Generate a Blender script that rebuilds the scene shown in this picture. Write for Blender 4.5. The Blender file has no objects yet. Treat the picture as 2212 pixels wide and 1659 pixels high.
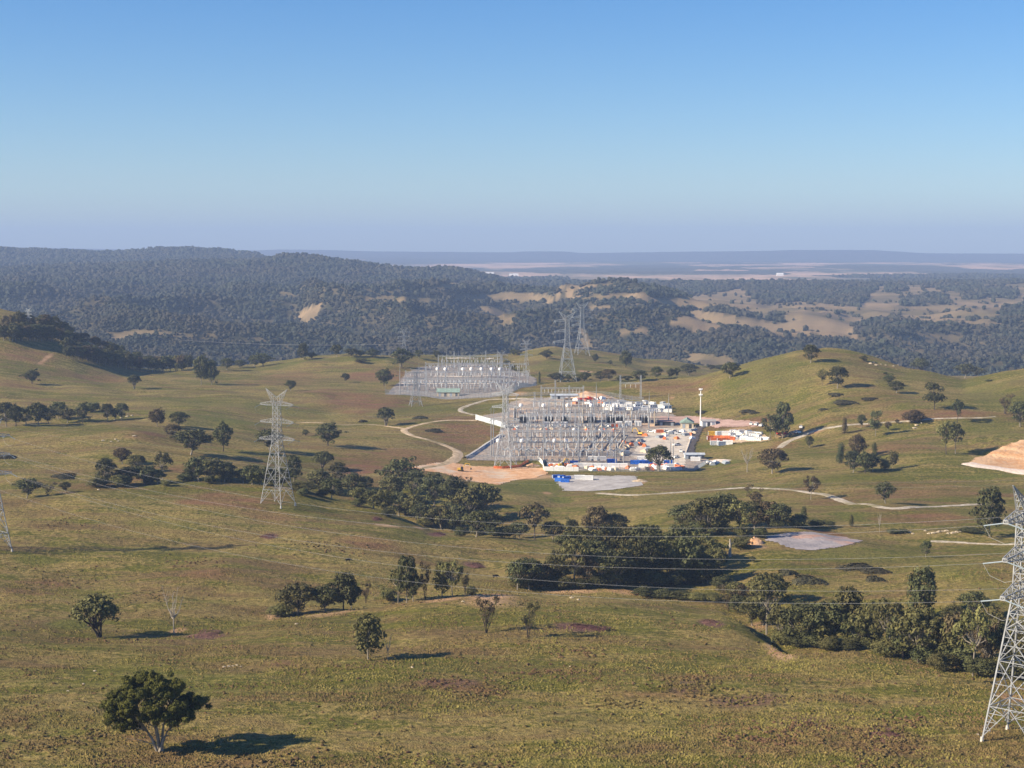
import bpy, math, random
import numpy as np

# ------------------------------------------------------------------ camera, sky, sun
S = bpy.context.scene
COL = S.collection
F, CX, CY, HOR = 3539.0, 1106.0, 829.5, 549.0      # measured from the photograph (2212 x 1659 units)
TH = math.atan((CY - HOR) / F)
CAMZ = 150.0
cam_d = bpy.data.cameras.new('camera'); cam_d.sensor_width = 36; cam_d.lens = F / 2212 * 36
cam_d.clip_start = 1; cam_d.clip_end = 90000
cam = bpy.data.objects.new('camera', cam_d); COL.objects.link(cam)
cam.location = (0, 0, CAMZ); cam.rotation_euler = (math.pi / 2 - TH, 0, 0)
S.camera = cam
SUN_EL, SUN_DIR = math.radians(29), math.radians(17)   # light travels towards +X, slightly away from the camera
W = bpy.data.worlds.new('World'); S.world = W; W.use_nodes = True
nt = W.node_tree; bg = nt.nodes['Background']
sky = nt.nodes.new('ShaderNodeTexSky'); sky.sky_type = 'NISHITA'; sky.sun_disc = False
sky.sun_elevation = SUN_EL
sx, sy = -math.cos(SUN_DIR), -math.sin(SUN_DIR)       # direction towards the sun
sky.sun_rotation = math.atan2(sx, sy)
sky.altitude = 900; sky.air_density = 1.0; sky.dust_density = 0.8; sky.ozone_density = 4.0
hsv = nt.nodes.new('ShaderNodeHueSaturation'); hsv.inputs['Saturation'].default_value = 1.32; hsv.inputs['Hue'].default_value = .508
nt.links.new(sky.outputs[0], hsv.inputs['Color']); nt.links.new(hsv.outputs[0], bg.inputs[0]); bg.inputs[1].default_value = 0.072
sd = bpy.data.lights.new('sun', 'SUN'); sd.energy = 5.0; sd.angle = math.radians(0.5); sd.color = (1, .86, .64)
sun = bpy.data.objects.new('sun', sd); COL.objects.link(sun)
from mathutils import Vector, Matrix
ldir = Vector((-sx * math.cos(SUN_EL), -sy * math.cos(SUN_EL), -math.sin(SUN_EL)))
sun.rotation_euler = ldir.to_track_quat('-Z', 'Y').to_euler(); sun.location = (0, 0, 400)
S.view_settings.view_transform = 'Standard'; S.view_settings.look = 'None'
S.view_settings.gamma = 1; S.view_settings.exposure = 1.02
S.cycles.max_bounces = 4; S.cycles.diffuse_bounces = 2; S.cycles.volume_bounces = 0
S.cycles.use_denoising = True

# ------------------------------------------------------------------ helpers
rng = np.random.default_rng(7)
random.seed(7)
def proj(px, py):
    """pixel -> (X/Y, Z/Y) of its ray"""
    u = (np.asarray(px, float) - CX) / F; v = (CY - np.asarray(py, float)) / F
    Y = math.cos(TH) + v * math.sin(TH)
    return u / Y, (v * math.cos(TH) - math.sin(TH)) / Y
def topix(X, Y, Z):
    yc = Y * math.cos(TH) - Z * math.sin(TH); zc = Y * math.sin(TH) + Z * math.cos(TH)
    return CX + F * X / yc, CY - F * zc / yc
def hash2(ix, iy, seed):
    h = (ix.astype(np.int64) * 374761393 + iy.astype(np.int64) * 668265263 + seed * 1442695041) & 0xffffffff
    h = ((h ^ (h >> 13)) * 1274126177) & 0xffffffff
    return ((h ^ (h >> 16)) & 0xffff) / 65535.0
def vnoise(x, y, seed=0):
    ix = np.floor(x); iy = np.floor(y); fx = x - ix; fy = y - iy
    fx = fx * fx * (3 - 2 * fx); fy = fy * fy * (3 - 2 * fy)
    a = hash2(ix, iy, seed); b = hash2(ix + 1, iy, seed); c = hash2(ix, iy + 1, seed); d = hash2(ix + 1, iy + 1, seed)
    return (a + (b - a) * fx) * (1 - fy) + (c + (d - c) * fx) * fy
def fbm(x, y, seed=0, o=4):
    s = 0; amp = .5; t = 0
    for k in range(o):
        s = s + amp * vnoise(x * 2 ** k + 17.3 * k, y * 2 ** k - 9.1 * k, seed + k); t += amp; amp *= .5
    return s / t - .5
def inpoly(px, py, poly):
    r = np.zeros(np.shape(px), bool); n = len(poly); j = n - 1
    for i in range(n):
        xi, yi = poly[i]; xj, yj = poly[j]
        c = ((yi > py) != (yj > py)) & (px < (xj - xi) * (py - yi) / ((yj - yi) + 1e-9) + xi)
        r ^= c; j = i
    return r

# ------------------------------------------------------------------ terrain knots
# each curve: list of (px, D, y) ; y may be ('z', dz) = height relative to the camera ; D metres from the camera
Zr = lambda z: ('z', z)
XS = [0, 300, 600, 900, 1106, 1300, 1500, 1700, 1900, 2212]
def flat(D, y): return [(0, D, y), (2212, D, y)]
crest1 = [(-200, 450, 1400), (0, 452, 1400), (400, 490, 1365), (600, 515, 1335), (800, 530, 1318), (900, 545, 1297), (1100, 555, 1285), (1250, 563, 1275), (1400, 560, 1280), (1560, 540, 1300), (1640, 485, 1370), (1700, 443, 1408), (1850, 437, 1405), (2000, 425, 1440), (2090, 412, 1465), (2212, 390, 1500), (2400, 375, 1540)]
crestA = [(-150, 745, 1095), (0, 747, 1085), (25, 750, 1081), (100, 762, 1069), (187, 778, 1051), (300, 800, 1043), (425, 819, 1035), (553, 822, 1047), (628, 818, 1059), (703, 812, 1079), (803, 800, 1099), (860, 790, 1114), (928, 780, 1141), (1028, 765, 1155), (1106, 745, 1161), (1206, 735, 1169), (1300, 725, 1172), (1700, 700, 1170), (2212, 700, 1170)]
crestC = [(-250, 1850, 640), (0, 1850, 668), (50, 1850, 678), (122, 1850, 703), (180, 1850, 735), (230, 1830, 766), (275, 1800, 795), (325, 1800, 803), (410, 1820, 800), (553, 1900, 791), (665, 1900, 775), (753, 1900, 769), (840, 1900, 770), (968, 2000, 773), (1106, 2100, 768), (1193, 2150, 750), (1231, 2150, 753), (1281, 2150, 760), (1356, 2150, 770), (1393, 2200, 778), (1443, 2200, 779), (1531, 2200, 793), (1659, 2200, 810), (2400, 2200, 815)]
H2 = [(-200, 4200, 672), (300, 4200, 668), (600, 4200, 672), (640, 4200, 680), (665, 4200, 658), (703, 4200, 645), (765, 4200, 643), (828, 4200, 658), (900, 4200, 652), (978, 4200, 645), (1028, 4200, 665), (1090, 4200, 690), (1120, 4200, 672), (1150, 4200, 655), (1281, 4200, 655), (1356, 4200, 650), (1456, 4200, 667), (1581, 4200, 682), (1643, 4200, 693), (1734, 4200, 683), (1834, 4200, 690), (1934, 4200, 683), (2109, 4200, 688), (2400, 4200, 680)]
CURVES = [
 [(0, 120, Zr(-90)), (2212, 120, Zr(-92))],
 [(0, 315, 1680), (1106, 315, 1680), (2212, 325, 1690)],
 [(0, 362, 1560), (1106, 362, 1560), (1700, 358, 1575), (2212, 347, 1612)],
 [(0, 420, 1450), (1300, 425, 1445), (1600, 415, 1460), (1850, 400, 1480), (2212, 375, 1530)],
 crest1,
 [(0, 480, 1372), (400, 510, 1345), (600, 542, Zr(-121)), (1250, 592, Zr(-124)), (1560, 568, Zr(-123)), (1700, 472, Zr(-117)), (2212, 422, Zr(-113))],
 [(0, 605, 1240), (600, 610, 1250), (1100, 630, 1250), (1400, 640, 1248), (1600, 600, 1280), (1700, 540, 1330), (2212, 490, 1385)],
 crestA,
 [(-100, 800, Zr(-128)), (0, 800, Zr(-128)), (425, 870, Zr(-134)), (800, 850, Zr(-146)), (1000, 815, Zr(-147)), (1106, 800, Zr(-140)), (1300, 790, Zr(-138)), (1700, 765, Zr(-128)), (2212, 765, Zr(-127))],
 [(0, 920, 1045), (500, 920, 1048), (700, 960, 1060), (1000, 1040, 1044), (1200, 1010, 1064), (1500, 955, 1067), (1900, 900, 1070), (2212, 900, 1064)],
 [(0, 1150, 923), (150, 1170, 914), (287, 1196, 899), (410, 1200, 915), (600, 1200, 942), (900, 1180, 968), (1008, 1150, 996), (1080, 1110, 1018), (1530, 1110, 1018), (1580, 1130, 1000), (1700, 1150, 972), (1900, 1150, 950), (2212, 1130, 942)],
 [(0, 1210, Zr(-132)), (150, 1220, Zr(-132)), (287, 1260, Zr(-128)), (410, 1350, 884), (600, 1400, 882), (900, 1360, 893), (1008, 1340, 903), (1100, 1340, 905), (1500, 1340, 908), (1560, 1320, 902), (1700, 1300, 886), (1800, 1290, 865), (1900, 1290, 857), (2212, 1280, 856)],
 [(0, 1450, 850), (400, 1550, 847), (900, 1540, 850), (1060, 1530, 852), (1131, 1530, 841), (1206, 1550, 829), (1356, 1550, 825), (1506, 1520, 810), (1581, 1500, 790), (1659, 1500, 766), (1721, 1500, 753), (1784, 1500, 749), (1834, 1500, 753), (1896, 1490, 771), (1959, 1480, 794), (2034, 1470, 809), (2084, 1450, 820), (2159, 1420, 806), (2212, 1400, 796), (2400, 1380, 770)],
 [(0, 1600, 795), (122, 1610, 810), (275, 1640, 828), (500, 1700, 822), (900, 1720, 820), (1060, 1690, 822), (1131, 1680, Zr(-136)), (1206, 1660, Zr(-137)), (1506, 1640, Zr(-138)), (1784, 1620, Zr(-120)), (2084, 1560, Zr(-135)), (2212, 1520, Zr(-120))],
 crestC,
 [(0, 2700, Zr(-235)), (2212, 2700, Zr(-235))],
 [(0, 3300, 740), (200, 3300, 720), (400, 3300, 722), (600, 3300, 738), (900, 3300, 748), (1300, 3300, 745), (1700, 3300, 765), (2212, 3300, 765)],
 H2,
 [(0, 4750, 640), (600, 4750, 642), (640, 4750, 640), (700, 4750, 636), (1000, 4750, 640), (1106, 4750, 646), (1400, 4750, 646), (1659, 4750, 668), (2212, 4750, 664)],
 [(0, 5400, 604), (600, 5400, 606), (1000, 5400, 620), (1106, 5400, 634), (1500, 5400, 636), (2212, 5400, 638)],
 [(-100, 6300, 588), (0, 6300, 585), (300, 6300, 577), (400, 6300, 567), (553, 6300, 565), (615, 6300, 558), (690, 6300, 560), (778, 6300, 570), (840, 6300, 583), (903, 6300, 587), (953, 6300, 584), (1003, 6300, 589), (1053, 6300, 600), (1106, 6300, 618), (1356, 6300, 620), (1431, 6300, 617), (1659, 6300, 614), (1934, 6300, 617), (2212, 6300, 613)],
 [(0, 7000, 584), (553, 7000, 580), (800, 7000, 590), (1106, 7000, 619), (2212, 7000, 617)],
 [(-100, 8500, 541), (0, 8500, 543), (100, 8500, 546), (238, 8500, 549), (325, 8500, 544), (400, 8500, 541), (475, 8500, 545), (553, 8500, 555), (640, 8500, 566), (750, 8500, 582), (850, 8500, 593), (1106, 8500, 606), (2212, 8500, 604)],
 [(0, 10500, 562), (553, 10500, 572), (750, 10500, 582), (1106, 10500, 594), (2212, 10500, 592)],
 [(0, 14000, 556), (553, 14000, 564), (900, 14000, 575), (1106, 14000, 577), (2212, 14000, 574)],
 [(0, 19000, 552), (553, 19000, 553), (900, 19000, 558), (1106, 19000, 563), (2212, 19000, 566)],
 [(-100, 22000, 536), (0, 22000, 535), (125, 22000, 536), (225, 22000, 538), (375, 22000, 541), (553, 22000, 541), (603, 22000, 539), (703, 22000, 540), (803, 22000, 543), (928, 22000, 544), (1106, 22000, 545), (1131, 22000, 543), (1218, 22000, 543), (1256, 22000, 547), (1381, 22000, 545), (1659, 22000, 542), (1709, 22000, 540), (1884, 22000, 540), (1996, 22000, 547), (2212, 22000, 548)],
 [(0, 26000, Zr(-110)), (2212, 26000, Zr(-110))],
 [(0, 34000, Zr(30)), (600, 34000, Zr(50)), (2212, 34000, Zr(5))],
]
NA, ND = 620, 1250
A = np.linspace(-0.46, 0.46, NA)
DD = np.exp(np.linspace(math.log(120), math.log(26500), ND))
KD = np.zeros((len(CURVES), NA)); KZ = np.zeros_like(KD)
ker = np.exp(-np.linspace(-2, 2, 9) ** 2); ker /= ker.sum()
for k, c in enumerate(CURVES):
    aa, dd, zz = [], [], []
    for (px, D, y) in c:
        if isinstance(y, tuple): a = (px - CX) / F * 1.003; z = y[1]
        else: a, s = proj(px, y); z = s * D
        aa.append(a); dd.append(D); zz.append(z)
    d_ = np.interp(A, aa, dd); z_ = np.interp(A, aa, zz)
    d_ = np.convolve(np.pad(d_, 4, 'edge'), ker, 'valid'); z_ = np.convolve(np.pad(z_, 4, 'edge'), ker, 'valid')
    KD[k] = d_; KZ[k] = z_
def pchip(x, y, xq):
    h = np.diff(x); d = np.diff(y) / h; m = np.zeros(len(x))
    w1 = 2 * h[1:] + h[:-1]; w2 = h[1:] + 2 * h[:-1]
    ok = d[:-1] * d[1:] > 0
    with np.errstate(divide='ignore', invalid='ignore'):
        m[1:-1] = np.where(ok, (w1 + w2) / (w1 / d[:-1] + w2 / d[1:]), 0)
    m[0] = d[0]; m[-1] = d[-1]
    i = np.clip(np.searchsorted(x, xq) - 1, 0, len(h) - 1); t = (xq - x[i]) / h[i]
    t2 = t * t; t3 = t2 * t
    return (2*t3-3*t2+1)*y[i] + (t3-2*t2+t)*h[i]*m[i] + (-2*t3+3*t2)*y[i+1] + (t3-t2)*h[i]*m[i+1]
TZ = np.zeros((ND, NA))
for j in range(NA): TZ[:, j] = pchip(KD[:, j], KZ[:, j], DD)
GX = DD[:, None] * A[None, :]; GY = np.repeat(DD[:, None], NA, 1)
# relief: gentle paddock swells near, gullied slopes far
def sstep(a, b, x): t = np.clip((x - a) / (b - a), 0, 1); return t * t * (3 - 2 * t)
padX = (GX > -70) & (GX < 190)
amp = .9 + 1.2 * sstep(1300, 1900, GY)
yard = np.exp(-((GX - 40) / 150) ** 4) * np.exp(-((GY - 1240) / 190) ** 4)
yard2 = np.exp(-((GX + 60) / 160) ** 4) * np.exp(-((GY - 1660) / 120) ** 4)
amp = amp * (1 - .97 * np.clip(yard + yard2, 0, 1))
far = sstep(2300, 2900, GY) * (1 - sstep(9000, 14000, GY)) * (1 - .85 * sstep(4300, 5500, GY)) * (1 - .6 * sstep(.08, .16, A)[None, :] * sstep(3000, 3800, GY))
ridged = 1 - np.abs(fbm(GX / 520, GY / 420, 31, 4) * 2) * 2.2
roll = sstep(380, 560, GY) * (1 - sstep(1500, 1750, GY)) * (1 - .97 * np.clip(yard + yard2, 0, 1))
TZ += amp * fbm(GX / 38, GY / 45, 3, 3) * 2.6 + roll * fbm(GX / 95, GY / 120, 5, 3) * 13
qd = np.exp(-((GX - 352) / 44) ** 2 - ((GY - 1085) / 38) ** 2); TZ += 9 * (np.floor(qd * 5) + sstep(.6, 1, qd * 5 - np.floor(qd * 5))) / 5
TZ += far * ((ridged - .5) * 92 + fbm(GX / 150, GY / 120, 37, 3) * 40) * (.55 + .45 * sstep(2900, 3500, GY))
TZ += (1 - sstep(700, 1000, GY)) * fbm(GX / 6, GY / 6, 51, 3) * .7
TZ += sstep(9000, 12000, GY) * (1 - sstep(17000, 21000, GY)) * fbm(GX / 1500, GY / 900, 61, 3) * 30
LD0, LD1 = math.log(120), math.log(26500)
def ground(x, y):
    """height of the ground sheet under world (x, y), camera-relative z"""
    x = np.asarray(x, float); y = np.asarray(y, float)
    r = (np.log(y) - LD0) / (LD1 - LD0) * (ND - 1); i = np.clip(r.astype(int), 0, ND - 2)
    t = (y - DD[i]) / (DD[i + 1] - DD[i])
    c = (x / y - A[0]) / (A[1] - A[0]); j = np.clip(c.astype(int), 0, NA - 2); u = c - j
    return (TZ[i, j] * (1 - t) + TZ[i + 1, j] * t) * (1 - u) + (TZ[i, j + 1] * (1 - t) + TZ[i + 1, j + 1] * t) * u
def hit(px, py, dmax=2350, dmin=130):
    """where the ray through a pixel meets the ground"""
    a, s = proj(px, py); c = (a - A[0]) / (A[1] - A[0]); j = int(np.clip(c, 0, NA - 2)); u = c - j
    zc = TZ[:, j] * (1 - u) + TZ[:, j + 1] * u
    g = zc - s * DD; ok = (DD > dmin)
    idx = np.nonzero((g >= 0) & ok)[0]
    if len(idx) == 0 or DD[idx[0]] > dmax:
        m = ok & (DD < dmax) & (DD > dmax * .72 if dmax < 2600 else ok); k = np.nonzero(m)[0][np.argmax((zc / DD)[m])]; D = DD[k]
    else:
        k = idx[0]
        if k == 0: D = DD[0]
        else:
            t = -g[k - 1] / (g[k] - g[k - 1]); D = DD[k - 1] + t * (DD[k] - DD[k - 1])
    return a * D, D, float(ground(a * D, D)) + CAMZ
# sight line limit per vertex (used only to leave out far trees nobody can see)
slope = TZ / GY; MAXS = np.maximum.accumulate(slope, 0)

def link(name, me, mat=None, parent=None):
    o = bpy.data.objects.new(name, me); COL.objects.link(o)
    if mat is not None and len(me.materials) == 0: me.materials.append(mat)
    if parent: o.parent = parent
    return o
def mesh_np(name, V, Fc, smooth=False):
    """V (n,3), Fc (m,k) faces of equal size"""
    V = np.ascontiguousarray(V, np.float32); Fc = np.ascontiguousarray(Fc, np.int32)
    me = bpy.data.meshes.new(name); m, k = Fc.shape
    me.vertices.add(len(V)); me.vertices.foreach_set('co', V.ravel())
    me.loops.add(m * k); me.loops.foreach_set('vertex_index', Fc.ravel())
    me.polygons.add(m); me.polygons.foreach_set('loop_start', np.arange(0, m * k, k, dtype=np.int32))
    me.polygons.foreach_set('use_smooth', np.full(m, smooth, bool))
    me.update(calc_edges=True); return me
def tag(o, label=None, cat=None, group=None, kind=None):
    if label: o['label'] = label
    if cat: o['category'] = cat
    if group: o['group'] = group
    if kind: o['kind'] = kind
    return o

# ------------------------------------------------------------------ materials
class N:
    def __init__(s, name):
        s.m = bpy.data.materials.new(name); s.m.use_nodes = True; s.t = s.m.node_tree; s.b = s.t.nodes['Principled BSDF']
        s.b.inputs['Roughness'].default_value = .9; s.b.inputs['Specular IOR Level'].default_value = .15
    def n(s, k, **kw):
        x = s.t.nodes.new('ShaderNode' + k)
        for a, v in kw.items():
            if a in x.inputs: 
                try: x.inputs[a].default_value = v
                except Exception: s.t.links.new(v, x.inputs[a])
            else: setattr(x, a, v)
        return x
    def l(s, a, b): s.t.links.new(a, b)
    def pos(s, scale=(1, 1, 1)):
        g = s.n('NewGeometry'); m = s.n('Mapping'); m.inputs['Scale'].default_value = scale; s.l(g.outputs['Position'], m.inputs[0]); return m.outputs[0]
    def noise(s, vec, scale, detail=3, rough=.55, lo=.35, hi=.65):
        x = s.n('TexNoise'); x.inputs['Scale'].default_value = scale; x.inputs['Detail'].default_value = detail; x.inputs['Roughness'].default_value = rough
        if vec is not None: s.l(vec, x.inputs[0])
        r = s.n('MapRange'); r.inputs[1].default_value = lo; r.inputs[2].default_value = hi; s.l(x.outputs[0], r.inputs[0]); return r.outputs[0]
    def mix(s, fac, a, b, mode='MIX'):
        x = s.n('Mix', data_type='RGBA', blend_type=mode)
        for sock, v in ((x.inputs[0], fac), (x.inputs[6], a), (x.inputs[7], b)):
            if hasattr(v, 'is_linked'): s.l(v, sock)
            elif isinstance(v, (int, float)): sock.default_value = v
            else: sock.default_value = (*v, 1) if len(v) == 3 else v
        return x.outputs[2]
    def math(s, op, a, b=0):
        x = s.n('Math', operation=op)
        for sock, v in ((x.inputs[0], a), (x.inputs[1], b)):
            if hasattr(v, 'is_linked'): s.l(v, sock)
            else: sock.default_value = v
        return x.outputs[0]
    def bump(s, h, strength, dist):
        x = s.n('Bump'); x.inputs['Strength'].default_value = strength; x.inputs['Distance'].default_value = dist
        s.l(h, x.inputs['Height']); s.l(x.outputs[0], s.b.inputs['Normal'])
    def out(s, c, rough=None):
        s.l(c, s.b.inputs['Base Color'])
        if rough is not None: s.b.inputs['Roughness'].default_value = rough
        return s.m
def simple(name, col, rough=.7, var=.25, scale=.6, metal=0):
    """a plain colour broken up by weathering noise"""
    k = N(name); tc = k.n('TexCoord'); f = k.noise(tc.outputs['Object'], scale, 3)
    dark = tuple(c * (1 - var) for c in col); lite = tuple(min(1, c * (1 + var * .6)) for c in col)
    k.b.inputs['Metallic'].default_value = metal
    return k.out(k.mix(f, dark, lite), rough)

def ground_mat():
    k = N('pasture'); p = k.pos(); st = k.pos((.35, 1, 1))
    at = k.n('Attribute', attribute_name='soil'); sep = k.n('SeparateColor'); k.l(at.outputs['Color'], sep.inputs[0])
    at2 = k.n('Attribute', attribute_name='cover'); sep2 = k.n('SeparateColor'); k.l(at2.outputs['Color'], sep2.inputs[0])
    big = k.noise(st, .018, 4, .6, .38, .62); mid = k.noise(st, .09, 4, .6, .38, .62); fine = k.noise(p, .55, 4, .65, .35, .65); tiny = k.noise(p, 2.2, 3, .7, .35, .65)
    green = k.mix(fine, (.078, .078, .010), (.170, .155, .024))
    straw = k.mix(fine, (.175, .132, .036), (.33, .250, .085))
    brown = k.mix(fine, (.105, .066, .028), (.19, .118, .052))
    f = k.math('ADD', k.math('MULTIPLY', big, .5), k.math('MULTIPLY', mid, .5))
    r = k.n('MapRange'); r.inputs[1].default_value = .30; r.inputs[2].default_value = .66; k.l(k.math('ADD', f, k.math('MULTIPLY', k.math('SUBTRACT', fine, .5), .45)), r.inputs[0])
    c = k.mix(r.outputs[0], green, straw)
    m2 = k.noise(st, .045, 5, .7, .48, .62); c = k.mix(k.math('MULTIPLY', m2, .75), c, brown)
    st2 = k.pos((.12, 1, 1)); ln = k.noise(st2, .16, 4, .65, .54, .66); c = k.mix(k.math('MULTIPLY', ln, .5), c, (.27, .225, .07))
    ln2 = k.noise(k.pos((.16, 1, 1)), .21, 4, .65, .56, .68); c = k.mix(k.math('MULTIPLY', ln2, .6), c, (.075, .062, .022))
    # mapped patches: lush grass, red soil, woodland floor, dry plain
    g2 = k.math('MULTIPLY', sep.outputs[1], 1); c = k.mix(g2, c, k.mix(fine, (.078, .088, .012), (.16, .162, .026)))
    rs = k.math('MULTIPLY', sep.outputs[0], k.math('ADD', .45, k.math('MULTIPLY', mid, .6))); c = k.mix(rs, c, k.mix(fine, (.15, .066, .036), (.26, .128, .072)))
    c = k.mix(sep2.outputs[2], c, k.mix(fine, (.11, .055, .045), (.19, .10, .08)))
    dryc = k.mix(k.noise(k.pos((.3, 1, 1)), .004, 4, .6, .4, .6), (.14, .11, .06), (.29, .205, .125)); dryc = k.mix(at2.outputs['Alpha'], dryc, k.mix(k.noise(k.pos((1, .35, 1)), .0013, 5, .6, .42, .58), (.10, .10, .06), (.60, .40, .29))); c = k.mix(sep2.outputs[0], c, dryc)
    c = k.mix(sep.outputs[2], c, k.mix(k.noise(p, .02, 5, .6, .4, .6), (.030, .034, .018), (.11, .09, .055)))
    c = k.mix(sep2.outputs[1], c, k.mix(mid, (.40, .22, .12), (.55, .36, .22)))
    dk = k.noise(k.pos((.6, 1, 1)), .55, 4, .7, .56, .68); c = k.mix(k.math('MULTIPLY', dk, .55), c, (.045, .04, .02))
    h = k.math('ADD', k.math('MULTIPLY', tiny, .35), fine); k.bump(h, .8, .55)
    return k.out(c, .95)
# ------------------------------------------------------------------ patches painted on the ground (placed in metres)
soil = np.zeros((ND, NA, 4), np.float32); cover = np.zeros((ND, NA, 4), np.float32); soil[..., 3] = 1; cover[..., 3] = 1
wn = fbm(GX / 14, GY / 14, 71, 3); wn2 = fbm(GX / 40, GY / 40, 72, 3)
def patch(arr, ch, px, py, rx, ry, v=1.0, soft=.5):
    x, y, z = hit(px, py); x1, y1, _ = hit(px, py - ry); x2, y2, _ = hit(px, py + ry)
    RX = rx * y / F; RY = min(max(6, abs(y1 - y2) / 2), 160)
    i0 = max(0, np.searchsorted(DD, y - 2 * RY)); i1 = min(ND, np.searchsorted(DD, y + 2 * RY) + 1)
    d = np.sqrt(((GX[i0:i1] - x) / RX) ** 2 + ((GY[i0:i1] - y) / RY) ** 2) + wn[i0:i1] * 1.1 + wn2[i0:i1] * .6
    m = v * (1 - sstep(1 - soft, 1 + soft * .4, d)); arr[i0:i1, :, ch] = np.maximum(arr[i0:i1, :, ch], m)
# red and brown earth
for a in [(780, 868, 130, 20, .9), (1000, 935, 90, 26, .75), (870, 990, 140, 26, .6), (775, 1014, 50, 12, 1), (820, 1012, 60, 12, .9), (1000, 905, 100, 8, .6), (960, 1000, 50, 12, .7),
          (700, 845, 60, 10, .6), (820, 815, 90, 14, .8), (620, 820, 90, 16, .4), (310, 940, 45, 10, .7), (395, 1012, 35, 14, .8), (520, 1085, 120, 20, .8), (470, 1075, 60, 8, .6), (200, 1060, 70, 8, .5),
          (560, 1110, 80, 16, .5), (780, 1170, 120, 16, .5), (60, 770, 80, 18, .45), (230, 820, 60, 10, .5), (30, 830, 60, 10, .4), (1990, 895, 160, 14, .7), (1600, 915, 130, 8, .8),(1800, 905, 100, 7, .7),
          (1940, 965, 70, 12, .6), (1700, 960, 40, 12, .8), (1990, 1060, 160, 16, .5), (2000, 1120, 120, 14, .7), (1800, 1090, 60, 10, .4), (1720, 1060, 60, 8, .5), (1770, 1148, 60, 5, 1), (1880, 850, 60, 6, .5),
          (1480, 840, 90, 14, .45), (1420, 830, 60, 10, .4), (320, 1290, 50, 8, .4), (100, 1260, 60, 30, .45), (430, 1240, 60, 6, .6), (1440, 1500, 160, 14, .5), (1000, 1480, 120, 12, .5), (1900, 1590, 60, 10, .7),
          (300, 1590, 60, 22, .5), (560, 1635, 300, 22, .35), (1900, 1610, 120, 12, .5), (1450, 1610, 100, 12, .4), (620, 1430, 60, 10, .4), (1250, 1450, 100, 10, .35)]:
    patch(soil, 0, *a)
for a in [(40, 790, 90, 30, .0), (160, 1345, 60, 14, .8), (80, 1210, 60, 10, .8), (1170, 1050, 70, 18, .9), (1120, 1055, 50, 16, .8), (1210, 1080, 30, 10, .9), (1450, 1075, 150, 8, .4), (1560, 935, 30, 12, 1), (1550, 960, 40, 14, .8), (1560, 1000, 40, 8, .7),
          (1850, 1030, 160, 10, .5), (1930, 985, 80, 8, .6), (2120, 1030, 110, 8, .8), (1840, 1115, 60, 12, .8), (1700, 1050, 40, 8, .4), (1930, 830, 40, 10, .5), (1640, 800, 100, 30, .5), (2150, 850, 80, 40, .55), (2130, 930, 90, 25, .5),
          (330, 1130, 80, 8, .5), (500, 910, 90, 8, .8), (620, 880, 150, 20, .5), (900, 885, 100, 16, .6), (450, 870, 160, 16, .4), (1060, 878, 50, 10, .6), (1900, 1200, 160, 20, .6), (2080, 1230, 60, 60, .5), (700, 1300, 120, 16, .35),
          (400, 1480, 200, 30, .3), (1000, 1440, 200, 16, .5), (1500, 1450, 250, 14, .5), (1990, 1540, 140, 16, .7), (1500, 1560, 300, 16, .3), (150, 1560, 150, 30, .45), (640, 785, 90, 8, .5), (760, 775, 90, 6, .7), (1300, 830, 120, 6, .5), (1200, 790, 80, 14, .4)]:
    patch(soil, 1, *a)
for a in [(445, 1374, 44, 7), (1261, 1356, 52, 7), (1536, 1346, 24, 9), (580, 1158, 18, 7), (813, 1121, 14, 6), (945, 1154, 20, 5), (1020, 1221, 30, 7), (1916, 1586, 34, 8), (1480, 1490, 60, 8, .7), (1620, 1510, 90, 10, .7), (1500, 1475, 70, 6, .6), (1740, 1560, 60, 6, .6), (970, 1475, 70, 7, .6)]:
    patch(cover, 2, *a)
for a in [(1450, 860, 6, 3), (1590, 927, 60, 5, .6), (1590, 950, 60, 4, .5), (1760, 932, 40, 4, .8), (1700, 938, 40, 5, .9), (1265, 803, 18, 1.6, 1), (1375, 1041, 14, 6, .8), (1180, 1065, 12, 3, .8), (100, 775, 5, 14, .8), (2100, 982, 8, 6, .3),
          (1120, 852, 18, 6, .6), (1160, 1030, 50, 8, .7), (1620, 1175, 30, 9, .8), (1640, 1180, 20, 6, .8), (385, 1362, 18, 2.5, .8), (590, 1333, 20, 3, .8), (1060, 1287, 70, 4, .9), (960, 1294, 50, 3, .7), (1230, 1278, 60, 4, .8), (1370, 1281, 60, 4, .8), (1480, 1290, 50, 3, .6), (700, 1325, 60, 3, .6), (1640, 1350, 26, 10, .6), (1680, 1406, 25, 3, .8), (830, 1135, 30, 2.5, .7), (905, 1140, 16, 3, .7), (2190, 1507, 40, 8, .8)]:
    patch(cover, 1, *a)

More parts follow.
